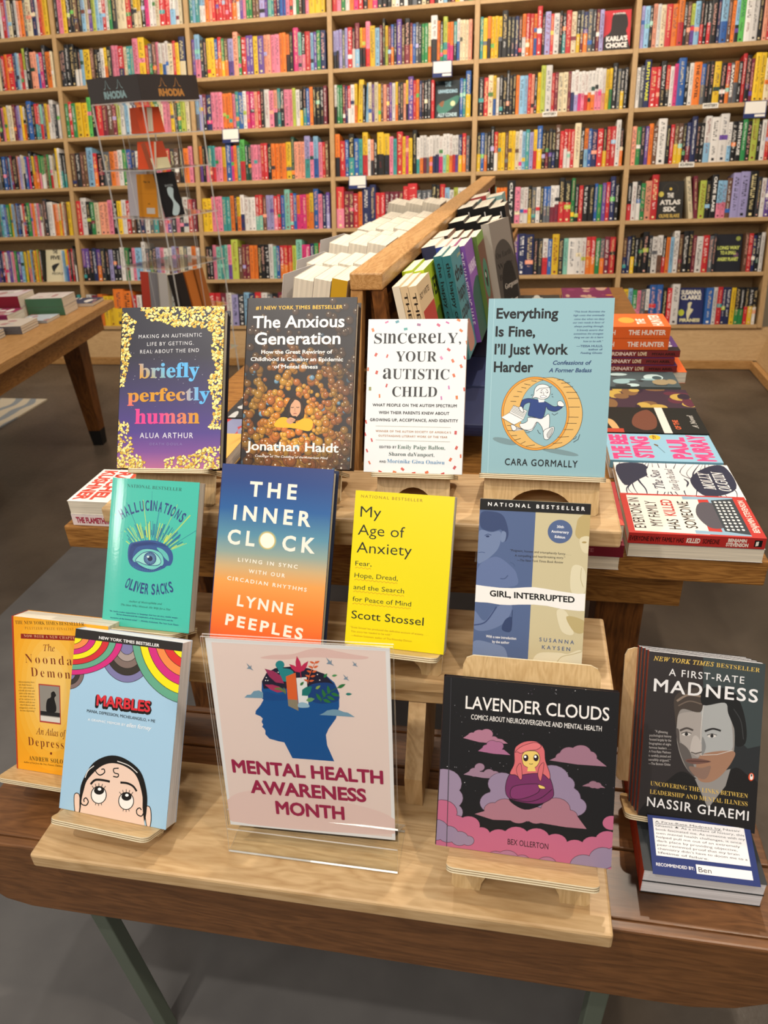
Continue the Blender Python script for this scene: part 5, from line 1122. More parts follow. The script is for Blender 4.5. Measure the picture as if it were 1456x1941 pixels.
# ------------------------------------------------------------------ back table with the two-sided rack
tb = empty('oak_table', loc=(-.21, 1.04, 0)); tag(tb, 'long oak table behind the riser, covered with stacks of paperbacks', 'table')
tx, ty = .21, -1.04
def tbox(name, lo, hi, mat, bev=.002):
    b = MB(); b.box((lo[0] + tx, lo[1] + ty, lo[2]), (hi[0] + tx, hi[1] + ty, hi[2]), mat=mat); return b.build(name, tb, bevel=bev)
tbox('table_top', (-.825, 1.04, .714), (.405, 3.1, .76), 'oak_x', .003)
tbox('apron', (-.74, 1.085, .632), (.295, 1.115, .7135), 'oak_x'); tbox('apron', (-.74, 3.0, .632), (.295, 3.03, .7135), 'oak_x')
tbox('apron', (-.74, 1.116, .632), (-.71, 2.999, .7135), 'oak_y'); tbox('apron', (.265, 1.116, .632), (.295, 2.999, .7135), 'oak_y')
for x, y in ((-.69, 1.12), (.16, 1.12), (-.69, 2.9), (.16, 2.9)): tbox('leg', (x, y, .0), (x + .085, y + .085, .7135), 'darkwood_z', .004)

YAW = 3.0
RO = Matrix.Translation((-.27, 1.28, .76)) @ Matrix.Rotation(R(-YAW), 4, 'Z')
rk = empty('book_rack', RO); tag(rk, 'long two-sided oak book rack with a ridge plank, standing on the oak table', 'book rack')
RL = 2.15; RZ = .405  # ridge top above the table
b = MB(); b.box((-.030, 0, RZ - .03), (.030, RL * .42 - .001, RZ), mat='oaklight_y'); b.build('ridge_plank', rk, bevel=.003)
b = MB(); b.box((-.030, RL * .42 + .001, RZ - .03), (.030, RL, RZ), mat='oaklight_y'); b.build('ridge_plank', rk, bevel=.003)
b = MB(); b.box((-.006, .05, .02), (.006, RL - .02, RZ - .031), mat='darkwood_y'); b.build('center_panel', rk)
for y in (.004, RL / 2, RL - .03):
    for sg in (-1, 1):
        b = MB(); pts = [(sg * .008, RZ - .031), (sg * .030, RZ - .031), (sg * .068, .0005), (sg * .040, .0005)]
        b.prism(pts if sg < 0 else pts[::-1], y, y + .026, 1, mat='oaklight_z' if sg < 0 else 'darkwood_z'); b.build('post', rk)
for sg in (-1, 1):
    xo = .235 if sg < 0 else .135; x0, x1 = sorted((sg * .03, sg * xo)); b = MB(); b.box((x0, .03, .165), (x1, RL - .03, .18), mat='oak_y'); b.build('tray', rk, bevel=.002)
    x0, x1 = sorted((sg * (xo - .009), sg * (xo + .001))); b = MB(); b.box((x0, .03, .1805), (x1, RL - .03, .196), mat='oak_y'); b.build('tray_lip', rk)
    x0, x1 = sorted((sg * .07, sg * xo)); b = MB(); b.box((x0, .03, .045), (x1, RL - .03, .06), mat='oak_y'); b.build('tray', rk, bevel=.002)
    for y in (.04, .8, 1.55, RL - .07):
        b = MB(); x0, x1 = sorted((sg * (xo - .045), sg * (xo - .013))); b.box((x0, y, .0005), (x1, y + .03, .0445), mat='oak_z'); b.build('foot_block', rk)
        b = MB(); b.box((x0, y, .0605), (x1, y + .02, .1645), mat='oak_z'); b.build('foot_block', rk)

def rack_row(side, y0, x_in, books, hgt, lean=11, yaw=0.0, lab='', z=.181):
    """books: list (thickness, face, spine, art, label) from the ridge outwards"""
    n = len(books); x = x_in
    for k, (th, fc, spn, art, lb, w, flip) in enumerate(books):
        x += th
        if side > 0:
            wv = Vector((math.cos(R(lean)), 0, math.sin(R(lean)) * 1)); vv = Vector((-math.sin(R(lean)), 0, math.cos(R(lean)))); uv = Vector((0, 1, 0))
            wv = uv.cross(vv)
            if yaw: q = Matrix.Rotation(R(yaw), 3, 'Z'); uv, vv, wv = q @ uv, q @ vv, q @ wv
            # local x of the base line: books spread outward at the foot
            base = Vector((x + math.sin(R(lean)) * hgt * .96, y0, z + abs(wv.z) * th + .001))
            M_ = axes(base, uv, vv, wv)
        else:
            vv = Vector((math.sin(R(lean)), 0, math.cos(R(lean)))); uv = Vector((0, -1, 0)); wv = uv.cross(vv)
            base = Vector((-(x + math.sin(R(lean)) * hgt * .96), y0 + w, z + abs(wv.z) * th + .001))
            if flip:  # spine towards the room
                uv = Vector((0, 1, 0)); vv = Vector((math.sin(R(lean)), 0, math.cos(R(lean)))); wv = uv.cross(vv); base = Vector((-(x - th + math.sin(R(lean)) * hgt * .96), y0, z + .001))
            M_ = axes(base, uv, vv, wv)
        sa = None
        if isinstance(spn, tuple): spn, txt, tc_ = spn; sa = (lambda a, txt=txt, tc_=tc_: a.text(txt, .06, .68, .8, .68, .42, tc_, b=.015))
        o = book('rack_book', RO @ M_, w, hgt, th - .0008, face=fc, spine=spn, back=fc, art=art, spine_art=sa)
        if side < 0 and k == n - 1 and y0 < .4:  # outermost cover standing slightly open
            cv = MB(); cv.box((0, 0, -.0006), (w, hgt, 0), hx('#dcd8d8'), 'print_matte'); cv.build('open_cover', o, Matrix.Rotation(R(-9), 4, 'Y') @ Matrix.Translation((0, .001, .0012)))
        tag(o, lb, 'book', 'books standing on the two-sided rack')
def a_honey(a): a.fill('#dcc39a'); a.text('BOY WRITES', .1, .14, .8, .14, .05, '#3a2a1a', b=.02); a.poly([(.12, .25), (1, .25), (1, 1), (.12, 1)], '#b8443a'); a.ell(.5, .7, .26, .3, '#d98f78'); a.poly([(.46, .4), (.52, .4), (.58, .85), (.5, .85)], '#2c1c16')
def a_green(a): a.fill('#a7bd22'); a.text('EVER', .1, .3, .9, .3, .16, '#2c3a10', b=.03); a.blob([(.2, .5), (.8, .45), (.7, .9), (.3, .85)], '#5d7d20')
def a_happy(a): a.fill('#4f8a92'); [a.text(t, .08, .26 + i * .18, .9, .26 + i * .18, .13, '#1d2c30', b=.03) for i, t in enumerate(('the', 'happy', 'couple'))]; a.blob([(.3, .72), (.7, .7), (.8, .95), (.2, .95)], '#b98a7a'); a.text('a novel', .6, .08, .95, .08, .04, '#e0c25a')
def a_vanish(a): a.fill('#8a5aa8'); a.blob([(0, .5), (1, .42), (1, 1), (0, 1)], '#2b5a50'); a.text('VANISHING', .06, .3, .94, .3, .1, '#e9dcef', b=.02)
def a_eye(a): a.fill('#6d4a3a'); a.ell(.5, .5, .36, .22, '#3f7a62'); a.ell(.5, .5, .14, .1, '#1a1712'); a.ell(.45, .46, .05, .03, '#e6e6dc'); a.poly([(0, 0), (1, 0), (1, .1), (0, .1)], '#7aa04a')
def a_gorg(a): a.fill('#8f867c'); a.blob([(.1, .3), (.6, .22), (1, .45), (1, 1), (0, 1), (0, .6)], '#4a4540'); a.blob([(.3, .55), (.8, .5), (.9, .95), (.2, 1)], '#1d1b1a'); [a.text(t, .1, .4 + i * .12, .85, .4 + i * .12, .06, '#191716', f='r') for i, t in enumerate(("On Earth", "We\u2019re", "Briefly"))]; a.text('Gorgeous', .3, .76, .98, .76, .06, '#c9c2b6', f='r'); a.text('Ocean Vuong', .1, .95, .85, .95, .06, '#e4ded2', f='r')
W_ = .128
rack_row(1, .01, .045, [(.014, '#e0d4b8', '#e4dac4', None, 'paperback with its pages outward, nearest the ridge in the front row of the rack', W_, 0), (.015, '#dcc39a', ('#dcc39a', 'THE HONEY', '#2a2019'), None, 'tan-spined paperback between two others in the front row of the rack', W_, 0), (.016, '#dcc39a', ('#dcc39a', 'THE HONEY', '#2a2019'), a_honey, 'tan paperback with a red cover panel, outermost in the front row of the rack', W_, 0)], .2)
rack_row(1, .139, .036, [(.022, '#a7bd22', '#b9cf2a', a_green, 'lime green paperback nearer the ridge, just behind the tan paperbacks', W_, 0), (.022, '#a7bd22', '#b9cf2a', a_green, 'lime green paperback beside its twin, touching the teal paperbacks', W_, 0)], .202)
rack_row(1, .225, .083, [(.017, '#4f8a92', ('#2f6f78', 'the happy couple', '#14201f'), None, 'teal paperback on the rack, inner one of the pair', W_, 0), (.019, '#4f8a92', ('#2f6f78', 'the happy couple', '#14201f'), a_happy, 'teal paperback on the rack showing its cover of two pale shapes', W_, 0)], .215)
rack_row(1, .355, .034, [(.032, '#ded6c6', '#3a3c58', None, 'thick dark-spined paperback against the ridge plank, behind the teal pair', W_, 0), (.02, '#e3dccb', '#3a4a9a', None, 'blue-spined paperback behind the teal pair on the rack', W_, 0), (.02, '#c06a9a', '#d06a8a', None, 'pink-spined paperback behind the teal pair on the rack', W_, 0), (.024, '#8a5aa8', ('#7a4f9e', 'THE VANISHING HALF', '#e0d2ea'), a_vanish, 'violet and dark green paperback outermost behind the teal pair', W_, 0)], .212)
rack_row(1, .486, .034, [(.04, '#6d4a3a', '#3a2c2c', None, 'brown paperback nearest the ridge in the row of the green eye cover', W_, 0), (.022, '#6d4a3a', '#3a2c2c', None, 'brown paperback in the middle of the row of the green eye cover', W_, 0), (.022, '#6d4a3a', '#4a3a34', None, 'brown paperback pressed against the green eye cover', W_, 0), (.022, '#6d4a3a', '#5f7a3a', a_eye, 'paperback with a large green eye on its cover, on the rack', W_, 0)], .212)
rack_row(1, .62, .13, [(.022, '#8f867c', '#b9b2a6', a_gorg, 'grey photographic paperback tilted outward on the rack', .138, 0)], .222, lean=12, yaw=-16)
rack_row(1, .75, .034, [(.042, '#1b1a1c', '#1b1a1c', None, 'black paperback nearest the ridge, behind the grey photographic cover', W_, 0), (.034, '#1b1a1c', '#1b1a1c', None, 'black paperback in the middle of the row behind the grey photographic cover', W_, 0), (.03, '#1b1a1c', '#1b1a1c', None, 'black paperback third out in the row behind the grey photographic cover', W_, 0), (.024, '#3a261c', '#c98a2a', None, 'dark brown paperback outermost behind the grey photographic cover', W_, 0)], .212)
rack_row(1, .92, .034, [(.045, '#141416', ('#141416', 'THE', '#e6e4e0'), None, 'thick black volume nearest the ridge, of the three at the rack\u2019s middle', .12, 0), (.045, '#141416', ('#141416', 'THE', '#e6e4e0'), None, 'thick black volume between its two twins at the rack\u2019s middle', .12, 0), (.045, '#4a4038', ('#141416', 'THE', '#e6e4e0'), None, 'thick black volume outermost of the three at the rack\u2019s middle', .12, 0)], .228)
rack_row(1, 1.08, .034, [(.04, '#1f5a60', '#1f5a60', None, 'dark teal book nearest the ridge at the far part of the rack', W_, 0), (.045, '#1f5a60', '#1f5a60', None, 'dark teal book second from the ridge at the far part of the rack', W_, 0), (.024, '#1b1a1c', '#1b1a1c', None, 'black book outermost in the far teal row of the rack', W_, 0)], .222)
rack_row(1, 1.24, .034, [(.05, '#e0d8c6', '#c24a4a', None, 'thick book with a red spine in the last full row of the rack', W_, 0), (.05, '#9ac6c0', '#9ac6c0', None, 'thick mint book outermost in the last full row of the rack', W_, 0)], .225)
# left side: fore-edges towards the room
def left_row(y0, ths, hgt, names, x_in=.036, faces='#cfc8bb', flip=None, spn='#c79a22'):
    bk = []
    for k, t in enumerate(ths):
        bk.append((t, faces, spn if flip == k else '#d8d2c6', None, names[k], W_, flip == k))
    rack_row(-1, y0, x_in, bk, hgt)
pos3 = ('nearest the ridge', 'in the middle', 'outermost'); pos4 = ('nearest the ridge', 'second from the ridge', 'third from the ridge', 'outermost')
left_row(.005, (.030, .033, .038), .212, ['paperback with a mustard spine against the ridge plank, pages side of the rack', 'thick cream paperback between the mustard one and the outer one', 'thickest cream paperback at the near end, outermost, pages side of the rack'], flip=0)
def far4(txt): return ['cream-paged paperback %s in the %s' % (p, txt) for p in pos4]
def far3(txt): return ['cream-paged paperback %s in the %s' % (p, txt) for p in pos3]
left_row(.155, (.030, .031, .032, .034), .212, far4('second row, pages side of the rack'))
left_row(.32, (.042, .042, .044), .224, far3('third row, pages side of the rack'))
left_row(.47, (.034, .034, .035, .035), .214, far4('fourth row, pages side of the rack'))
left_row(.61, (.048, .046, .048), .214, far3('fifth row, pages side of the rack'))
left_row(.76, (.05, .05, .048), .208, far3('sixth row, pages side of the rack'))
left_row(.91, (.05, .05, .05), .206, far3('seventh row, pages side of the rack'))
left_row(1.06, (.055, .052, .055), .228, far3('eighth row, pages side of the rack'), faces='#d8d2c6')
left_row(1.22, (.045, .045, .045), .214, far3('ninth row, pages side of the rack'), faces='#b8586a')
# large-format books on the lower trays
for k, (y, c) in enumerate(((.1, '#232a4a'), (.34, '#2a3358'), (.58, '#20243e'), (.82, '#2e3a5c'))):
    o = book('atlas_volume', RO @ axes((.09, y, .0615 + .028), Vector((0, 1, 0)), Vector((1, 0, 0)) * -1, Vector((0, 0, 1))) @ Matrix.Translation((0, -.13, 0)), .22, .13, .027, hard=True, face=c, spine=c, back=c)
    tag(o, 'dark blue volume lying on the low tray of the rack, ' + ('nearest the riser', 'second from the riser', 'third from the riser', 'farthest from the riser')[k], 'book', 'dark volumes on the low tray of the rack')

# ------------------------------------------------------------------ flat stacks on the oak table
def flat(x0, x1, y0, wy, z0, th, face='#cccccc', spine='#cccccc', art=None, sa=None, yaw=0.0, turn=False, hard=False, pages='paper_z', label='', group='books stacked flat on the oak table', name='stacked_book', mat='print_matte'):
    """book lying face up, its height along X; spine towards the room unless turned round"""
    if not turn: M_ = axes((x1, y0, z0 + th), Vector((0, 1, 0)), Vector((-1, 0, 0)), Vector((0, 0, 1)))
    else: M_ = axes((x0, y0 + wy, z0 + th), Vector((0, -1, 0)), Vector((1, 0, 0)), Vector((0, 0, 1)))
    if yaw:
        c = Matrix.Translation(((x0 + x1) / 2, y0 + wy / 2, 0)); M_ = c @ Matrix.Rotation(R(yaw), 4, 'Z') @ c.inverted() @ M_
    s_ = None
    if sa:
        def s_(a):
            # on a face-up book the head of the spine is at the left, so type reads upright left to right
            sa(a)
    o = book(name, M_, wy, x1 - x0, th - .0006, hard=hard, face=face, spine=spine, back=face, art=art, spine_art=s_, pages=pages, mat=mat)
    tag(o, label, 'book', group); return o
def sp(txt, x0, x1, col, cap=.5, b=.03, more=None):
    def f(a):
        a.text(txt, x0, .5 + cap / 2, x1, .5 + cap / 2, cap, col, b=b)
        for t, xa, xb, c, cp, yb in (more or []): a.text(t, xa, yb, xb, yb, cp, c, b=b)
    return f
def spine_killed(a):
    a.text('EVERYONE IN MY FAMILY HAS', .01, .72, .41, .72, .42, '#3a1512', b=.02); a.text('KILLED', .43, .72, .53, .72, .42, '#f0e6da', b=.03, sh=.2); a.text('SOMEONE', .55, .72, .67, .72, .42, '#3a1512', b=.02)
    a.text('BENJAMIN', .73, .46, .86, .46, .3, '#f0e6da', b=.04); a.text('STEVENSON', .72, .86, .88, .86, .3, '#f0e6da', b=.04); a.poly([(.92, .2), (.975, .2), (.975, .8), (.92, .8)], '#151515'); a.poly([(.93, .35), (.95, .3), (.95, .7), (.93, .75)], '#eee9e0')
TZ = .7605
# near corner stack
flat(.188, .392, 1.035, .138, TZ, .025, turn=True, label='pale-paged paperback lying under the red typewriter cover')
flat(.186, .390, 1.034, .138, TZ + .0255, .020, face='#c03a34', spine='#b32d2a', art=art_everyone, sa=spine_killed, mat='print_satin', label='red paperback with a blue typewriter on its cover, on the table corner')
flat(.196, .400, 1.178, .14, TZ, .021, turn=True, label='pale-paged paperback lying under the black and white swirled cover')
flat(.190, .396, 1.176, .14, TZ + .0215, .017, face='#e6e4e2', spine='#e4e2e0', art=art_sea, sa=sp('The Sea Gives Up the Dead', .2, .8, '#2c2f44', .5, .0), label='white paperback with dark swirling line drawing on its cover')
flat(.188, .394, 1.324, .135, TZ, .022, turn=True, label='pale-paged paperback lying under the light blue cover with pink letters')
flat(.185, .392, 1.324, .134, TZ + .0225, .017, face='#8db9cf', spine='#6fa0b9', art=art_bee, label='light blue paperback with large pink letters, on a table stack')
flat(.19, .398, 1.468, .15, TZ, .020, face='#161a18', spine='#161a18', turn=True, label='paperback lying beneath the black cover with a white band')
flat(.186, .396, 1.468, .15, TZ + .0205, .018, face='#161a18', spine='#101211', art=art_black, sa=sp('The Fall of the House of Usher', .3, .75, '#8d8a82', .4, .0), label='black paperback with a white band around its cover')
flat(.19, .40, 1.632, .13, TZ, .016, face='#9a4a7a', spine='#a84a80', label='magenta-edged paperback lying under the purple painted cover')
flat(.188, .402, 1.63, .13, TZ + .0165, .016, face='#4a3340', spine='#3c2634', art=blotches(['#7a5a3a', '#2c2030', '#b99a4a', '#5a2a3a'], '#3c2a38', 3), label='purple painted paperback behind the black cover with a white band')
flat(.186, .392, 1.775, .12, TZ, .018, face='#8f9a98', spine='#5a6464', turn=True, label='paperback lying under the blue-grey stormy cover')
flat(.184, .394, 1.772, .12, TZ + .0185, .016, face='#5f6a6c', spine='#4c5556', art=blotches(['#8fb0b4', '#2c3436', '#9a8a6a', '#44565a', '#b7cfcf'], '#48565a', 5), label='blue-grey stormy paperback beside the tall orange stack')
z = TZ; flat(.205, .432, 1.905, .15, z, .03, face='#e8682c', spine='#e8682c', turn=True, label='large orange-covered book at the bottom of the tallest table stack'); z += .0305
for k, dx in enumerate((0, -.008, .004)):
    flat(.19 + dx, .405 + dx, 1.9 + .004 * k, .14, z, .018, face='#5c3a78', spine='#7a2a2a', art=art_ordinary if k == 2 else None, sa=sp('ORDINARY', .16, .5, '#ead0c0', .5, .03, [('LOVE', .52, .62, '#f0d8b0', .5, .74), ('MYAH ARIEL', .68, .95, '#2a1512', .36, .7)]), label='dark red spined paperback in the tallest stack, ' + ('lowest of three alike', 'middle of three alike', 'topmost of three alike')[k]); z += .0185
for k in range(2):
    flat(.175, .378, 1.91, .135, z, .03, face='#e8682c', spine='#e06226', art=art_orange if k else None, sa=sp('BUNCH', .12, .34, '#f6e7da', .4, .03, [('THE HUNTER', .5, .95, '#f6e7da', .4, .7)]), label=('orange paperback just under the topmost one of the tallest stack' if not k else 'orange paperback topmost on the tallest table stack')); z += .0305
# middle column in front of the rack
flat(-.055, .170, .992, .15, TZ, .024, turn=True, label='pale-paged book under the dark red spine, below the riser end')
flat(-.05, .174, .990, .15, TZ + .0245, .022, face='#7a1a2c', spine='#6f1426', sa=sp('CHARLOTTE', .52, .8, '#a05a62', .3, .02), label='dark red spined book lying low beside the red typewriter cover')
flat(-.05, .172, 1.0, .15, TZ + .047, .03, face='#b03a3a', spine='#a03030', turn=True, art=blotches(['#d85a4a', '#3a2226'], '#b03a3a', 8, 8), label='thick red-covered book lying on the dark red spined one, by the riser end')
# far side of the table
flat(.155, .335, 2.77, .18, TZ, .03, face='#7c2a56', spine='#5c1c3c', art=blotches(['#c9a08a', '#d98a3a', '#8f3a62'], '#7c2a56', 4, 12), hard=True, label='maroon hardback at the far end of the oak table')
flat(-.06, .13, 2.45, .14, TZ, .03, face='#6a6a58', spine='#4a4a44', art=blotches(['#c9b83a', '#3a4a6a', '#b9b9b0', '#2a2a2a'], '#77776a', 6, 20), label='grey and yellow patterned paperback lying past the grey photographic cover')
flat(-.05, .14, 2.62, .14, TZ, .045, face='#3c3a34', spine='#2f2d2a', art=blotches(['#d9b84e', '#6a6a62', '#c9c9c0', '#20201e'], '#3c3a34', 7, 20), label='dark patterned book on the table past the grey photographic cover')
# left column of stacks, seen through the gap between two display books
LC = [(-.60, 1.20, '#2c3358', ['#b9bccb', '#e08a5a'], 'navy patterned magazine'), (-.60, 1.36, '#c2433f', ['#8a8fb0', '#efe9e2'], 'red and grey magazine'), (-.60, 1.52, '#3a3b3d', ['#c9c9c7'], 'charcoal magazine'), (-.60, 1.68, '#3f9a3c', ['#e0662c', '#24344a'], 'bright green magazine'), (-.60, 1.84, '#39306a', ['#e9a03a', '#22224a'], 'violet and orange magazine'), (-.60, 2.0, '#e6e6ea', ['#22263a', '#3a4258'], 'white and navy magazine')]
for x, y, c, cc, nm in LC:
    for k in range(2):
        flat(x - .09, x + .14, y, .15, TZ + k * .0165, .016, face=c, spine=c if k else '#cfc9c2', art=blotches(cc, c, int(y * 100)) if k else None, label=(nm + ' lying on top of its stack, seen between two display books') if k else ('copy lying beneath the ' + nm), group='magazines stacked on the oak table', name='stacked_magazine')
# front left stack
def a_flame(a): a.fill('#efe9e2'); a.poly([(0, .2), (1, .2), (1, .58), (0, .66)], '#d8543c'); a.text('RACHEL', .06, .80, .94, .80, .12, '#cf4a3a', b=.05); a.text('KUSHNER', .04, .96, .96, .96, .12, '#cf4a3a', b=.05); a.text('THE MARS', .06, .55, .9, .55, .1, '#efe9e2', b=.05)
flat(-.806, -.60, 1.045, .135, TZ, .023, face='#efe9e2', spine='#e7d5d2', sa=sp('THE FLAMETHROWERS', .04, .5, '#a8324a', .5, .05), label='pale paperback with pink spine letters at the table corner, under another')
flat(-.806, -.60, 1.045, .135, TZ + .0235, .028, face='#efe9e2', spine='#e0564a', art=a_flame, turn=True, label='thick paperback with red block letters on the near left table stack')
flat(-.57, -.36, 1.045, .135, TZ, .023, face='#efd5d8', spine='#eec3cc', sa=sp('COME CANDY', .05, .9, '#d03a6a', .55, .05), label='pink-spined book lying beside the pale pink-lettered one')
flat(-.78, -.56, 1.195, .15, TZ, .035, face='#d9a850', spine='#d9a850', turn=True, label='tan-covered book at the bottom of the stack behind the red block letters')
flat(-.78, -.56, 1.195, .15, TZ + .0355, .03, face='#e0b45e', spine='#d9a850', turn=True, label='tan-covered book topmost behind the red block letters')

# ------------------------------------------------------------------ display books and their easels
SHEET = dict(briefly=(200, 560, 5.546), anxious=(440, 550, 5.392), sincere=(670, 590, 5.246), every=(900, 550, 4.514), halluc=(180, 890, 5.883), inner=(380, 860, 5.2), yellow=(640, 910, 5.246), girl=(880, 930, 4.854),
             left=(0, 1140, 3.8316), sign=(370, 1190, 3.551), lav=(800, 1250, 3.64), first=(1150, 1180, 3.405))
DB = [
 ('briefly', 'hardcover_book', (-.579, .879, .965), 30.9, 2.7, .1589, .2404, .026, True, art_briefly, [(233, 580), (429, 586), (418, 891), (220, 885)], 'briefly', 'print_satin', '#1d1d28', '#1d1c26', dict(We=.125, H=.15, Lf=.006, zb=Z3), 'dark blue hardback framed in gold leaves, on the top step of the riser'),
 ('anxious', 'hardcover_book', (-.394, .903, .963), 29.7, .1, .1641, .2482, .030, True, art_anxious, [(471, 563), (680, 566), (664, 891), (456, 882)], 'anxious', 'print_satin', '#2b2627', '#3a2a20', dict(We=.125, H=.15, Lf=.006, zb=Z3), 'hardback covered in amber balls around a girl in yellow, on the top step'),
 ('sincere', 'paperback_book', (-.210, .905, .960), 27, .4, .140, .216, .014, False, art_sincere, [(701, 605), (889, 607), (877, 901), (687, 895)], 'sincere', 'print_satin', '#e4e8ea', '#d8c2b4', dict(We=.105, Wl=.118, H=.14, Lf=.008, zb=Z3), 'white paperback scattered with small coloured dashes, on the top step'),
 ('every', 'paperback_book', (-.044, .914, .960), 25.5, -.7, .167, .240, .012, False, art_everything, [(935, 561), (1168, 562), (1147, 908), (911, 898)], 'every', 'print_matte', '#8fb7c2', '#4c5f6a', dict(We=.158, Wl=.172, H=.15, Lf=.004, zb=Z3), 'pale blue paperback with a figure running in a wheel, on the top step'),
 ('halluc', 'paperback_book', (-.571, .736, .786), 30.5, -2.4, .137, .2107, .018, False, art_halluc, [(213, 906), (384, 916), (357, 1199), (190, 1184)], 'halluc', 'print_gloss', '#3dbba9', '#8a7668', dict(We=.11, H=.14, Lf=.02, zb=Z2), 'glossy turquoise paperback with a large blue eye, on the middle step'),
 ('inner', 'hardcover_book', (-.405, .732, .780), 30.8, -2.8, .1617, .2435, .026, True, art_inner, [(428, 876), (637, 893.6), (606, 1226), (392, 1216)], 'inner', 'print_satin', '#36457c', '#1f2c4c', dict(We=.13, H=.15, Lf=.02, zb=Z2), 'blue to orange gradient hardback with wide white capitals, on the middle step'),
 ('yellow', 'paperback_book', (-.212, .734, .787), 29.2, -3.5, .1337, .2057, .022, False, art_yellow, [(676, 928), (856, 935), (836, 1244), (659, 1221)], 'yellow', 'print_satin', '#e6d600', '#8d8f90', dict(We=.125, H=.13, Lf=.028, zb=Z2), 'bright yellow paperback with thin black lettering, on the middle step'),
 ('girl', 'paperback_book', (-.042, .736, .775), 26, -1.3, .1385, .2107, .012, False, art_girl, [(909.5, 944.4), (1116, 954), (1104, 1269), (896.5, 1249)], 'girl', 'print_matte', '#e8e6e0', '#8a8a7a', dict(We=.11, H=.14, Lf=.018, zb=Z2), 'paperback half blue half tan with a torn white strip, on the middle step'),
 ('marbles', 'paperback_book', (-.587, .569, .601), 30.7, -4.3, .1619, .244, .026, False, art_marbles, [(141, 1192), (346, 1212), (309, 1572), (120, 1534)], 'left', 'print_matte', '#a2c8e3', '#a9b4c4', dict(We=.12, Wl=.145, H=.14, Lf=.032, zb=Z1), 'pale blue comic paperback with rainbow swags and upturned eyes, on the lowest step'),
 ('lavender', 'square_hardcover_book', (-.073, .571, .619), 30.4, -1.0, .2059, .2059, .012, True, art_lavender, [(843, 1278), (1175, 1315), (1159, 1647), (829, 1603)], 'lav', 'print_satin', '#2a2026', '#1d1a1e', dict(We=.165, Wl=.172, H=.232, Lf=.052, zb=Z1), 'square black hardback with mauve clouds and a seated figure, on the lowest step'),
 ('noonday', 'paperback_book', (-.700, .634, .588), 21.5, -2.5, .1545, .231, .034, False, art_noonday, [(23.5, 1174), (233, 1207), (224, 1482), (19.6, 1452)], 'left', 'print_satin', '#b23a22', '#c98a2a', dict(We=.12, Wl=.16, H=.14, Lf=.03, zb=BZ, xc=.07), 'orange-yellow paperback with a small sculpture photograph, on the bench at the riser end'),
]
for key, nm, P, lean, yaw, w, h, T, hard, art, corners, sh, mat, spn, bk, ek, lab in DB:
    M_ = frame(P, lean, yaw)
    o = book(nm, M_, w, h, T, hard, spine=spn, back=bk, face=spn, art=art, corners=corners, sheet=SHEET[sh], mat=mat, pages='paper_white_z' if key in ('marbles',) else 'paper_z', bend=2.6 if key == 'halluc' else 0)
    tag(o, lab, 'book', 'books shown on easels')
    e = easel(M_, w, T, ek['zb'], ek['We'], ek['H'], ek['Lf'], ek.get('Wl'), ek.get('xc'))
    tag(e, 'small plywood easel holding the ' + {'briefly': 'dark blue hardback with gold leaves', 'anxious': 'hardback of amber balls', 'sincere': 'white paperback with coloured dashes', 'every': 'pale blue paperback with the running figure', 'halluc': 'glossy turquoise paperback', 'inner': 'blue to orange hardback', 'yellow': 'bright yellow paperback', 'girl': 'half blue half tan paperback', 'marbles': 'rainbow swag comic', 'lavender': 'square black hardback', 'noonday': 'orange-yellow paperback'}[key], 'easel', 'plywood book easels')

# photographic portrait book: four copies on one easel, standing on two more copies
Pf = Vector((.177, .664, .600)); lf = 31.5
for k in range(2):
    M_ = axes((.178, .598, BZ + .001 + (k + 1) * .0213), Vector((1, 0, 0)), Vector((0, 1, 0)), Vector((0, 0, 1)))
    o = book('paperback_book', M_, .140, .212, .0208, False, spine='#a8361f', back='#26282a', face='#33373a', pages='paper_white_z')
    tag(o, 'red-spined paperback lying flat on the bench, ' + ('lower of two under the easel', 'upper of two under the easel')[k], 'book', 'copies of the portrait paperback')
ZS = BZ + .0438
Mf = frame(Pf, lf, -3.7)
for k in range(4):
    M_ = Mf @ Matrix.Translation((-.0022 * k, -.0004 * k, -.0165 * k))
    o = book('paperback_book', M_, .1383, .2105, .016, False, spine='#a8361f', back='#26282a', face='#33373a', art=art_first if k == 0 else None, corners=[(1222, 1236), (1446, 1257), (1432, 1584), (1211, 1540)], sheet=SHEET['first'], mat='print_satin', pages='paper_white_z')
    tag(o, 'dark paperback with a torn double portrait on its cover, front copy on the easel' if k == 0 else 'copy of the portrait paperback standing %s the front one' % ('directly behind', 'second behind', 'last behind')[k - 1], 'book', 'copies of the portrait paperback')
e = easel(Mf, .1383, .064, ZS, .165, .205, .001, .15, xc=.060); tag(e, 'small plywood easel holding the four portrait paperbacks', 'easel', 'plywood book easels')
# handwritten recommendation card under the portrait book
cw, ch = .122, .071
top = Vector((.19, .652, .596)); bot = Vector((.19, .5955, .5855 - .004))
d = Vector((.0, .6555 - .5945, .606 - .562)); 
v_ = Vector((0, math.cos(R(18)), math.sin(R(18)))); fy = ch * .275
M_ = axes(Vector((.188, .5945, BZ + .0430)), Vector((1, 0, 0)), v_, Vector((1, 0, 0)).cross(v_))
b = MB(); a = Art(b, cw, ch)
for lo_, hi_ in ((0, fy), (fy, ch)): b.box((0, lo_, -.0006), (cw, hi_, 0), hx('#24336e'), 'print_matte')
a.nx(); a.poly([(.05, .05), (.94, .05), (.94, .69), (.05, .69)], '#e9e8ea'); a.poly([(.42, .76), (.94, .76), (.94, .91), (.42, .91)], '#e9e8ea')
a.text('RECOMMENDED BY:', .04, .86, .40, .86, .05, '#e9e8ea', b=.014)
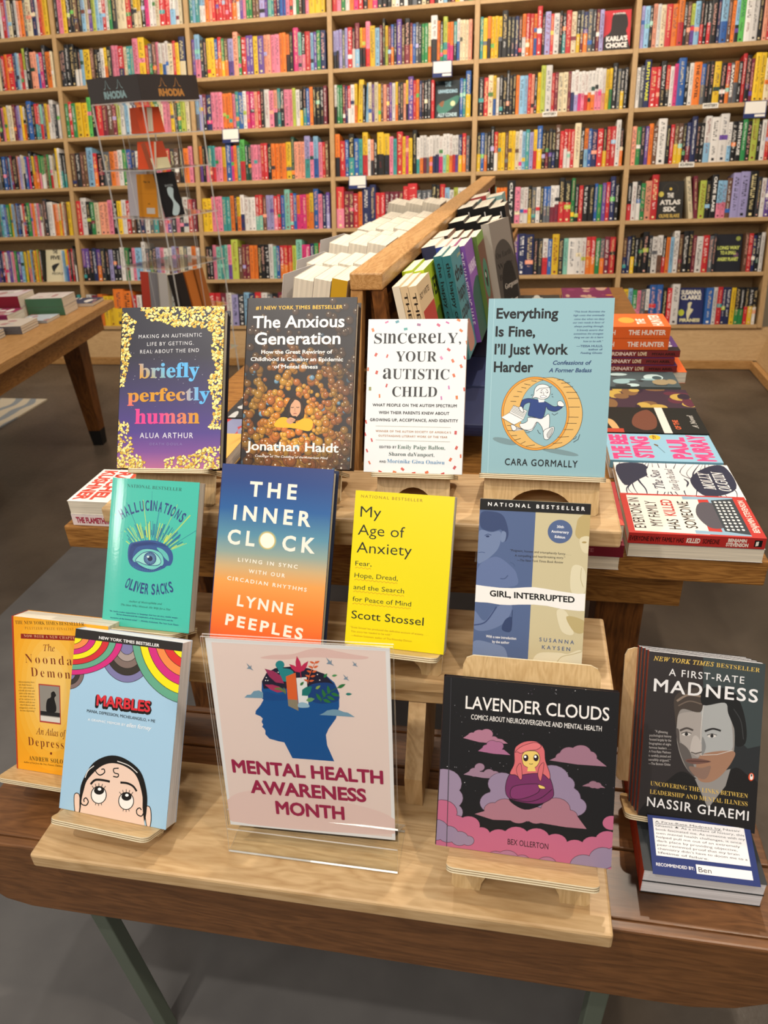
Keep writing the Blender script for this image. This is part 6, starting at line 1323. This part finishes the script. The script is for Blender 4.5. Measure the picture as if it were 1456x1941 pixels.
LN = ['A First-Rate Madness by Nassir', 'Ghaemi \u2605 As a student of history, this', 'book fascinated me. As someone with my', 'own mental health challenges, it once', 'helped pull me out of an extremely', 'dark place by providing objective,', 'peer-reviewed proof that my brain', 'chemistry didn\u2019t have to doom me to a', 'lifetime of failure.']
for k, t in enumerate(LN): a.text(t, .07, .125 + k * .066, (.9, .93, .93, .89, .87, .84, .85, .92, .55)[k], .13 + k * .067, .036, '#26262c', b=.0)
a.line([(.07, .14), (.72, .145)], .004, '#26262c'); a.text('Ben', .44, .88, .56, .88, .08, '#26262c')
fa = R(0)
for i_, (x_, y_, z_) in enumerate(b.v):
    if y_ < fy - 1e-7:
        dy, dz = y_ - fy, z_; b.v[i_] = (x_, fy + dy * math.cos(fa) + dz * math.sin(fa), dy * -math.sin(fa) * -1 + dz * math.cos(fa))
tag(b.build('recommendation_card', None, M_), 'blue-bordered handwritten card tucked under the portrait paperback', 'card')

# ------------------------------------------------------------------ acrylic sign holder with printed sheet
Ps = Vector((-.341, .572, .6075)); Ms = frame(Ps, 7.4, 1.8); sw, sh_ = .216, .279
sg = empty('sign_holder', Ms); tag(sg, 'clear acrylic stand holding the pink printed sheet, on the lowest step', 'sign holder')
b = MB(); b.box((0, 0, -.0006), (sw, sh_, 0), hx('#dedde0'), 'print_matte'); a = Art(b, sw, sh_, [(389, 1207), (740, 1227), (751, 1590), (436, 1559)], SHEET['sign'], 'print_matte'); art_sign(a)
tag(b.build('printed_sign', None, Ms), 'pink sheet with a blue head full of leaves, lettered for awareness month', 'sign')
def sheet(name, lo, hi, edge, parent, M_=None):
    fm = {k: 'acrylic_edge' for k in edge}
    b = MB(); b.box(lo, hi, mat='acrylic', fm=fm); return b.build(name, parent, M_)
sheet('front_sheet', (-.004, -.004, .0022), (sw + .004, sh_ + .004, .0044), ('-x', '+x', '+y'), sg)
sheet('back_sheet', (-.004, -.004, -.0034), (sw + .004, sh_ + .004, -.0012), ('-x', '+x', '+y'), sg)
# base: a bent tray in front and behind, resting on the step
down = (Ps.z - Z1)
iv = Ms.inverted(); b = MB()
def WL(x, y, z): return tuple(iv @ (Ms.translation + Vector((x, y, z))))
def slab(pts_yz, x0, x1, th, mat='acrylic', edge='acrylic_edge'):
    for (ya, za), (yb, zb) in zip(pts_yz, pts_yz[1:]):
        d = Vector((0, yb - ya, zb - za)); nrm = Vector((0, -d.z, d.y)).normalized() * th
        P_ = [WL(x0, ya, za), WL(x1, ya, za), WL(x1, yb, zb), WL(x0, yb, zb)]; Q_ = [WL(x0, ya + nrm.y, za + nrm.z), WL(x1, ya + nrm.y, za + nrm.z), WL(x1, yb + nrm.y, zb + nrm.z), WL(x0, yb + nrm.y, zb + nrm.z)]
        b.poly(P_[::-1], mat=mat); b.poly(Q_, mat=mat)
        for i in range(4): j = (i + 1) % 4; b.poly([P_[i], P_[j], Q_[j], Q_[i]], mat=edge)
slab([(-.0050, -.004), (-.012, -down + .004), (-.010, -down + .0010), (.052, -down + .0010), (.054, -down + .012), (.008, .020)], -.004, sw + .004, .0022)
b.build('folded_base', sg)

# ------------------------------------------------------------------ side table with stacks
lt = empty('side_table', loc=(-1.86, 3.24, 0)); tag(lt, 'oak table with splayed black-tipped legs, at the end of the aisle', 'table')
LTZ = .70
def lbox(name, lo, hi, mat): b = MB(); b.box(lo, hi, mat=mat); return b.build(name, lt, bevel=.003)
# edge runs slightly askew to the room
LM = Matrix.Translation((-1.93 + 1.86, 0, 0)) @ Matrix.Rotation(R(6.3), 4, 'Z')
b = MB(); b.box((-1.0, -2.3, LTZ - .035), (0, 0, LTZ), mat='oaklight_y', M=LM); b.build('table_top', lt, bevel=.003)
b = MB(); b.box((-.075, -2.2, LTZ - .125), (-.045, -.07, LTZ - .0355), mat='oak_y', M=LM); b.build('apron', lt, bevel=.002)
b = MB(); b.box((-.93, -.10, LTZ - .125), (-.0755, -.07, LTZ - .0355), mat='oak_x', M=LM); b.build('apron', lt, bevel=.002)
for (x, y, dx, dy) in ((-.16, -.18, -.03, .07), (-.86, -.18, -.06, .07), (-.16, -2.1, .06, -.07)):
    def col(z0, z1, s0, s1, mt, nm, par):
        b = MB(); H_ = LTZ - .036; V = []
        for z_, s_ in ((z0, s0), (z1, s1)):
            f = 1 - z_ / H_; cx, cy = x + dx * f, y + dy * f
            for ax, ay in ((-1, -1), (1, -1), (1, 1), (-1, 1)): V.append(tuple(LM @ Vector((cx + ax * s_, cy + ay * s_, z_))))
        b.faces(V, [(3, 2, 1, 0), (4, 5, 6, 7), (0, 1, 5, 4), (1, 2, 6, 5), (2, 3, 7, 6), (3, 0, 4, 7)], (1, 1, 1, 1), mt); return b.build(nm, par)
    lg = col(.085, LTZ - .036, .030, .05, 'darkwood_z', 'leg', lt)
    tip = col(.0, .0848, .025, .030, 'black_rubber', 'leg_tip', lg)
def lstack(x0, x1, y0, y1, z0, th, top, side, lab, nm='stacked_book', yaw=6.3):
    w = y1 - y0; c = Matrix.Translation(((x0 + x1) / 2, (y0 + y1) / 2, 0))
    M_ = c @ Matrix.Rotation(R(yaw), 4, 'Z') @ c.inverted() @ axes((x1, y0, z0 + th), Vector((0, 1, 0)), Vector((-1, 0, 0)), Vector((0, 0, 1)))
    o = book(nm, M_, w, x1 - x0, th - .0006, face=top, spine=side, back=top, art=blotches(['#c9c4bd', '#e9e4dc', '#b98a8a'], top, int(x0 * -97), 8)); tag(o, lab, 'book', 'books stacked on the side table')
lz = LTZ + .0008
for k in range(2): lstack(-2.36, -2.17, 2.86, 3.0, lz + k * .049, .0485, '#d8c9cc', '#8f1f33', ('lower' if not k else 'upper') + ' of the two thick dark red books on the side table')
lstack(-2.42, -2.13, 2.70, 2.84, lz, .05, '#9a3a62', '#7a1a4a', 'thick magenta book in front of the dark red pair on the side table')
for k in range(2): lstack(-2.17, -2.0, 2.92, 3.05, lz + k * .038, .0375, '#dcd2cc' if k else '#c9c4bd', '#4f7a5c', ('lower' if not k else 'upper') + ' of the two green-spined books on the side table')
lstack(-2.13, -2.0, 2.78, 2.90, lz, .012, '#c4cdd6', '#aab4be', 'slim pale blue notebook before the green-spined books', 'notebook')
for k in range(3): lstack(-2.2, -2.0, 2.60, 2.74, lz + k * .011, .0105, '#d6cbbd' if k else '#b9b4b0', '#6a6a70', ('lowest', 'middle', 'topmost')[k] + ' spiral notebook of three near the side table edge', 'spiral_notebook')
for k in range(3): lstack(-2.27, -2.04, 2.42, 2.57, lz + k * .011, .0105, '#9a9aa0', '#5a5a62', ('lowest', 'middle', 'topmost')[k] + ' grey notebook of three at the near edge of the side table', 'spiral_notebook')
lstack(-2.12, -1.965, 3.09, 3.22, lz, .014, '#3d4660', '#d8d2c6', 'dark navy sketchbook at the far corner of the side table', 'sketchbook')
lstack(-2.31, -2.14, 3.07, 3.21, lz, .016, '#6a7276', '#3a4246', 'grey sketchbook beside the navy one on the side table', 'sketchbook')

# ------------------------------------------------------------------ clear notebook tower
CT = Vector((-1.68, 3.445, 0)); TS = .235
tw = empty('notebook_tower', loc=CT); tag(tw, 'tall clear acrylic notebook tower with a dark lettered header', 'display tower')
TR = Matrix.Rotation(R(67), 4, 'Z')
def tp(name, lo, hi, mat='acrylic', fm=None, parent=tw, sc=1.0):
    b = MB(); b.box(lo, hi, mat=mat, fm=fm, M=TR); return b.build(name, parent)
S = TS / math.sqrt(2)
LV = [.03, .16, .38, .60, .82, 1.04, 1.26, 1.40]
LV = [.06, .17, .39, .61, .83, 1.05, 1.25, 1.39]
EF = {k: 'acrylic_edge' for k in ('-x', '+x', '-y', '+y')}
for k, z in enumerate(LV): s_ = S * (1.04 if k < len(LV) - 1 else 1.0); tp('tier_plate', (-s_, -s_, z), (s_, s_, z + .005), fm=EF)
tp('tier_plate', (-S, -S, 1.512), (S, S, 1.517), fm=EF)
EZ = {'+z': 'acrylic_edge', '-z': 'acrylic_edge'}
tp('divider', (-.0025, -S, .066), (.0025, S, 1.511), fm={'-y': 'acrylic_edge', '+y': 'acrylic_edge'})
tp('divider', (-S, -.0025, .066), (-.003, .0025, 1.511), fm={'-x': 'acrylic_edge'}); tp('divider', (.003, -.0025, .066), (S, .0025, 1.511), fm={'+x': 'acrylic_edge'})
for sx, sy in ((-1, -1), (1, -1), (1, 1), (-1, 1)): tp('corner_post', (sx * (S - .0025) - .0025, sy * (S - .0025) - .0025, .066), (sx * (S - .0025) + .0025, sy * (S - .0025) + .0025, 1.511), mat='acrylic_edge')
b = MB(); 
pts = [(math.cos(R(a_)) * .17, math.sin(R(a_)) * .17) for a_ in range(0, 360, 12)]; b.prism(pts, 0.0, .05, 2, mat='charcoal'); b.build('turntable_base', tw)
hd = MB(); hd.box((-S, -S, 1.519), (S, S, 1.612), hx('#2e2522'), 'print_matte', M=TR, fm={'+z': 'charcoal'})
def face(M_, fn): a = Art(hd, 2 * S, .093, None, (0, 0, 1), 'print_gloss', M=M_); fn(a)
def hdr(a):
    a.fill('#2e2522'); a.text('RHODIA', .3, .84, .74, .84, .26, '#c98a3a', b=.06)
    for x in (.38, .62): a.line([(x - .06, .48), (x - .03, .44), (x, .12), (x + .04, .42), (x + .07, .48)], .008, '#c98a3a')
def hdl(a):
    a.fill('#2e2522'); a.text('RHODIA', .3, .84, .74, .84, .26, '#8fb3b8', b=.06)
    for x in (.38, .62): a.line([(x - .06, .48), (x - .03, .44), (x, .12), (x + .04, .42), (x + .07, .48)], .008, '#8fb3b8')
face(TR @ axes((-S, -S - .0002, 1.519), Vector((1, 0, 0)), Vector((0, 0, 1)), Vector((0, -1, 0))), hdr)
face(TR @ axes((-S - .0002, S, 1.519), Vector((0, -1, 0)), Vector((0, 0, 1)), Vector((-1, 0, 0))), hdl)
hd.build('header_box', tw)
# notebooks in the tower
def tbook(lx, ly, z, ang, w, h, T, c, lab, tilt=10, art=None, nm='notebook', spn=None):
    base = CT + (TR @ Vector((lx, ly, 0))) ; base.z = z
    o = book(nm, Matrix.Translation(base) @ Matrix.Rotation(R(67 + ang), 4, 'Z') @ frame((0, 0, 0), tilt), w, h, T, face=c, spine=spn or c, back=c, art=art); tag(o, lab, 'notebook', 'notebooks in the clear tower')
def a_pad(a): a.fill('#d38a1e'); a.text('No 16', .35, .2, .68, .2, .045, '#2a1d10', b=.03); a.line([(0, .45), (1, .45)], .008, '#b87415'); a.poly([(.42, .78), (.85, .78), (.85, .92), (.42, .92)], '#c9c4bd'); a.text('A5', .5, .7, .62, .7, .03, '#2a1d10', b=.03)
def a_blackpad(a): a.fill('#1b1c20'); a.blob([(.4, .35), (.7, .38), (.6, .6), (.8, .8), (.6, .98), (.3, .95), (.5, .7), (.35, .5)], '#b9cfd6'); a.text('RHODIA', .3, .33, .75, .33, .05, '#8f989c', b=.03)
tbook(-.135, .03, 1.0561, -90, .13, .18, .02, '#d38a1e', 'orange notepad leaning in the clear tower, third tier down', art=a_pad, tilt=9)
for k in range(4): tbook(-.112 + k * .022, .125 + k * .010, 1.0561, -90, .14, .195, .016, ('#b9b6c0', '#c9c6cf', '#c08a3a', '#b2afba')[k], 'pale pad standing in the clear tower behind the orange notepad, ' + ('nearest it', 'second from it', 'third from it, tan edged', 'farthest from it')[k], tilt=9)
tbook(-.115, -.142, 1.0561, 0, .105, .185, .02, '#1b1c20', 'black pad with a white brush mark in the clear tower', art=a_blackpad, tilt=9)
tbook(-.14, -.03, 1.2561, -90, .11, .11, .012, '#e2562e', 'orange-red notebook low in the second tier of the clear tower', tilt=12)
tbook(-.145, -.14, 1.2561, 0, .10, .11, .03, '#b05a3c', 'rust and cream notebook in the second tier of the clear tower', tilt=14, art=lambda a: (a.fill('#b84a2e'), a.poly([(0, .6), (1, .6), (1, 1), (0, 1)], '#d6cfa8')))
tbook(-.145, -.13, 1.396, 0, .11, .10, .03, '#e2562e', 'orange-red notebook on the top tier, facing the tall bookcase side', tilt=8); tbook(-.13, -.02, 1.396, -90, .11, .10, .03, '#e8603a', 'orange-red notebook on the top tier, facing the side table', tilt=8)
for k in range(3): tbook(-.15, .12 - k * .065, .616, -90, .06, .19, .024, ('#c2402e', '#8d8a90', '#c9c4c0')[k], ('red', 'grey', 'white')[k] + ' notebook in a low tier of the clear tower', tilt=8)
for k in range(3): tbook(-.12 + k * .065, -.145, .616, 0, .055, .19, .05, ('#2a2422', '#c2702e', '#a8632e')[k], ('black', 'bright orange', 'dull orange')[k] + ' notebook block in a low tier of the clear tower', tilt=8)
# ------------------------------------------------------------------ lighting
W = bpy.data.worlds.new('World'); SC.world = W; W.use_nodes = True
bg = W.node_tree.nodes['Background']; bg.inputs['Color'].default_value = (1.0, .90, .80, 1); bg.inputs['Strength'].default_value = .36
def area(name, loc, target, size, power, col, sy=None):
    l = bpy.data.lights.new(name, 'AREA'); l.energy = power; l.color = col; l.size = size
    if sy: l.shape = 'RECTANGLE'; l.size_y = sy
    o = bpy.data.objects.new(name, l); COL.objects.link(o); o.location = loc
    d = Vector(target) - Vector(loc); o.rotation_euler = d.to_track_quat('-Z', 'Y').to_euler(); return o
def spot(name, loc, target, power, ang, col, rad=.04, blend=.4):
    l = bpy.data.lights.new(name, 'SPOT'); l.energy = power; l.color = col; l.spot_size = R(ang); l.spot_blend = blend; l.shadow_soft_size = rad
    o = bpy.data.objects.new(name, l); COL.objects.link(o); o.location = loc
    d = Vector(target) - Vector(loc); o.rotation_euler = d.to_track_quat('-Z', 'Y').to_euler(); return o
WM = (1.0, .86, .70); NW = (1.0, .93, .84)
area('ceiling_panel', (-.4, -1.3, 2.9), (-.2, .8, .75), 1.1, 30, NW)
area('glare_light', (-3.0, -1.35, 2.25), (-.5, .75, .9), .45, 12, NW)  # unseen light added to put the glare on the glossy turquoise cover
area('ceiling_panel_aisle', (-.6, 3.0, 3.4), (-.6, 4.6, 1.2), 3.2, 75, WM, 1.0)
spot('track_spot', (-1.1, -.35, 3.0), (-.3, .8, .8), 85, 50, NW)
spot('track_spot', (.9, .1, 3.0), (-.1, .8, .8), 65, 50, WM)
spot('track_spot', (.35, 2.4, 3.1), (-.2, .8, .6), 130, 60, WM, .03)
spot('track_spot', (-.4, 1.3, 3.2), (-.2, 2.0, .9), 60, 75, NW)
for x in (-3.0, -1.7, -.4, .9): spot('wash_spot', (x, 2.7, 3.3), (x, 4.8, 1.3), 66, 75, WM, .06)

# ------------------------------------------------------------------ camera
cam = bpy.data.cameras.new('camera'); co = bpy.data.objects.new('camera', cam); COL.objects.link(co)
mw = Matrix(((0.983758, -0.042811, 0.174321, 0.000), (0.173285, 0.479852, -0.860067, 0.000), (-0.046828, 0.876305, 0.479476, 1.400), (0, 0, 0, 1)))
co.matrix_world = mw
cam.sensor_fit = 'HORIZONTAL'; cam.sensor_width = 36.0; cam.lens = 36.0 * 1360 / 1456
cam.clip_start = .02; cam.clip_end = 60
cam.dof.use_dof = True; cam.dof.focus_distance = 1.08; cam.dof.aperture_fstop = 9.5
SC.camera = co
SC.view_settings.view_transform = 'Standard'; SC.view_settings.look = 'None'; SC.view_settings.gamma = 1; SC.view_settings.exposure = 0.0; SC.view_settings.use_curve_mapping = False
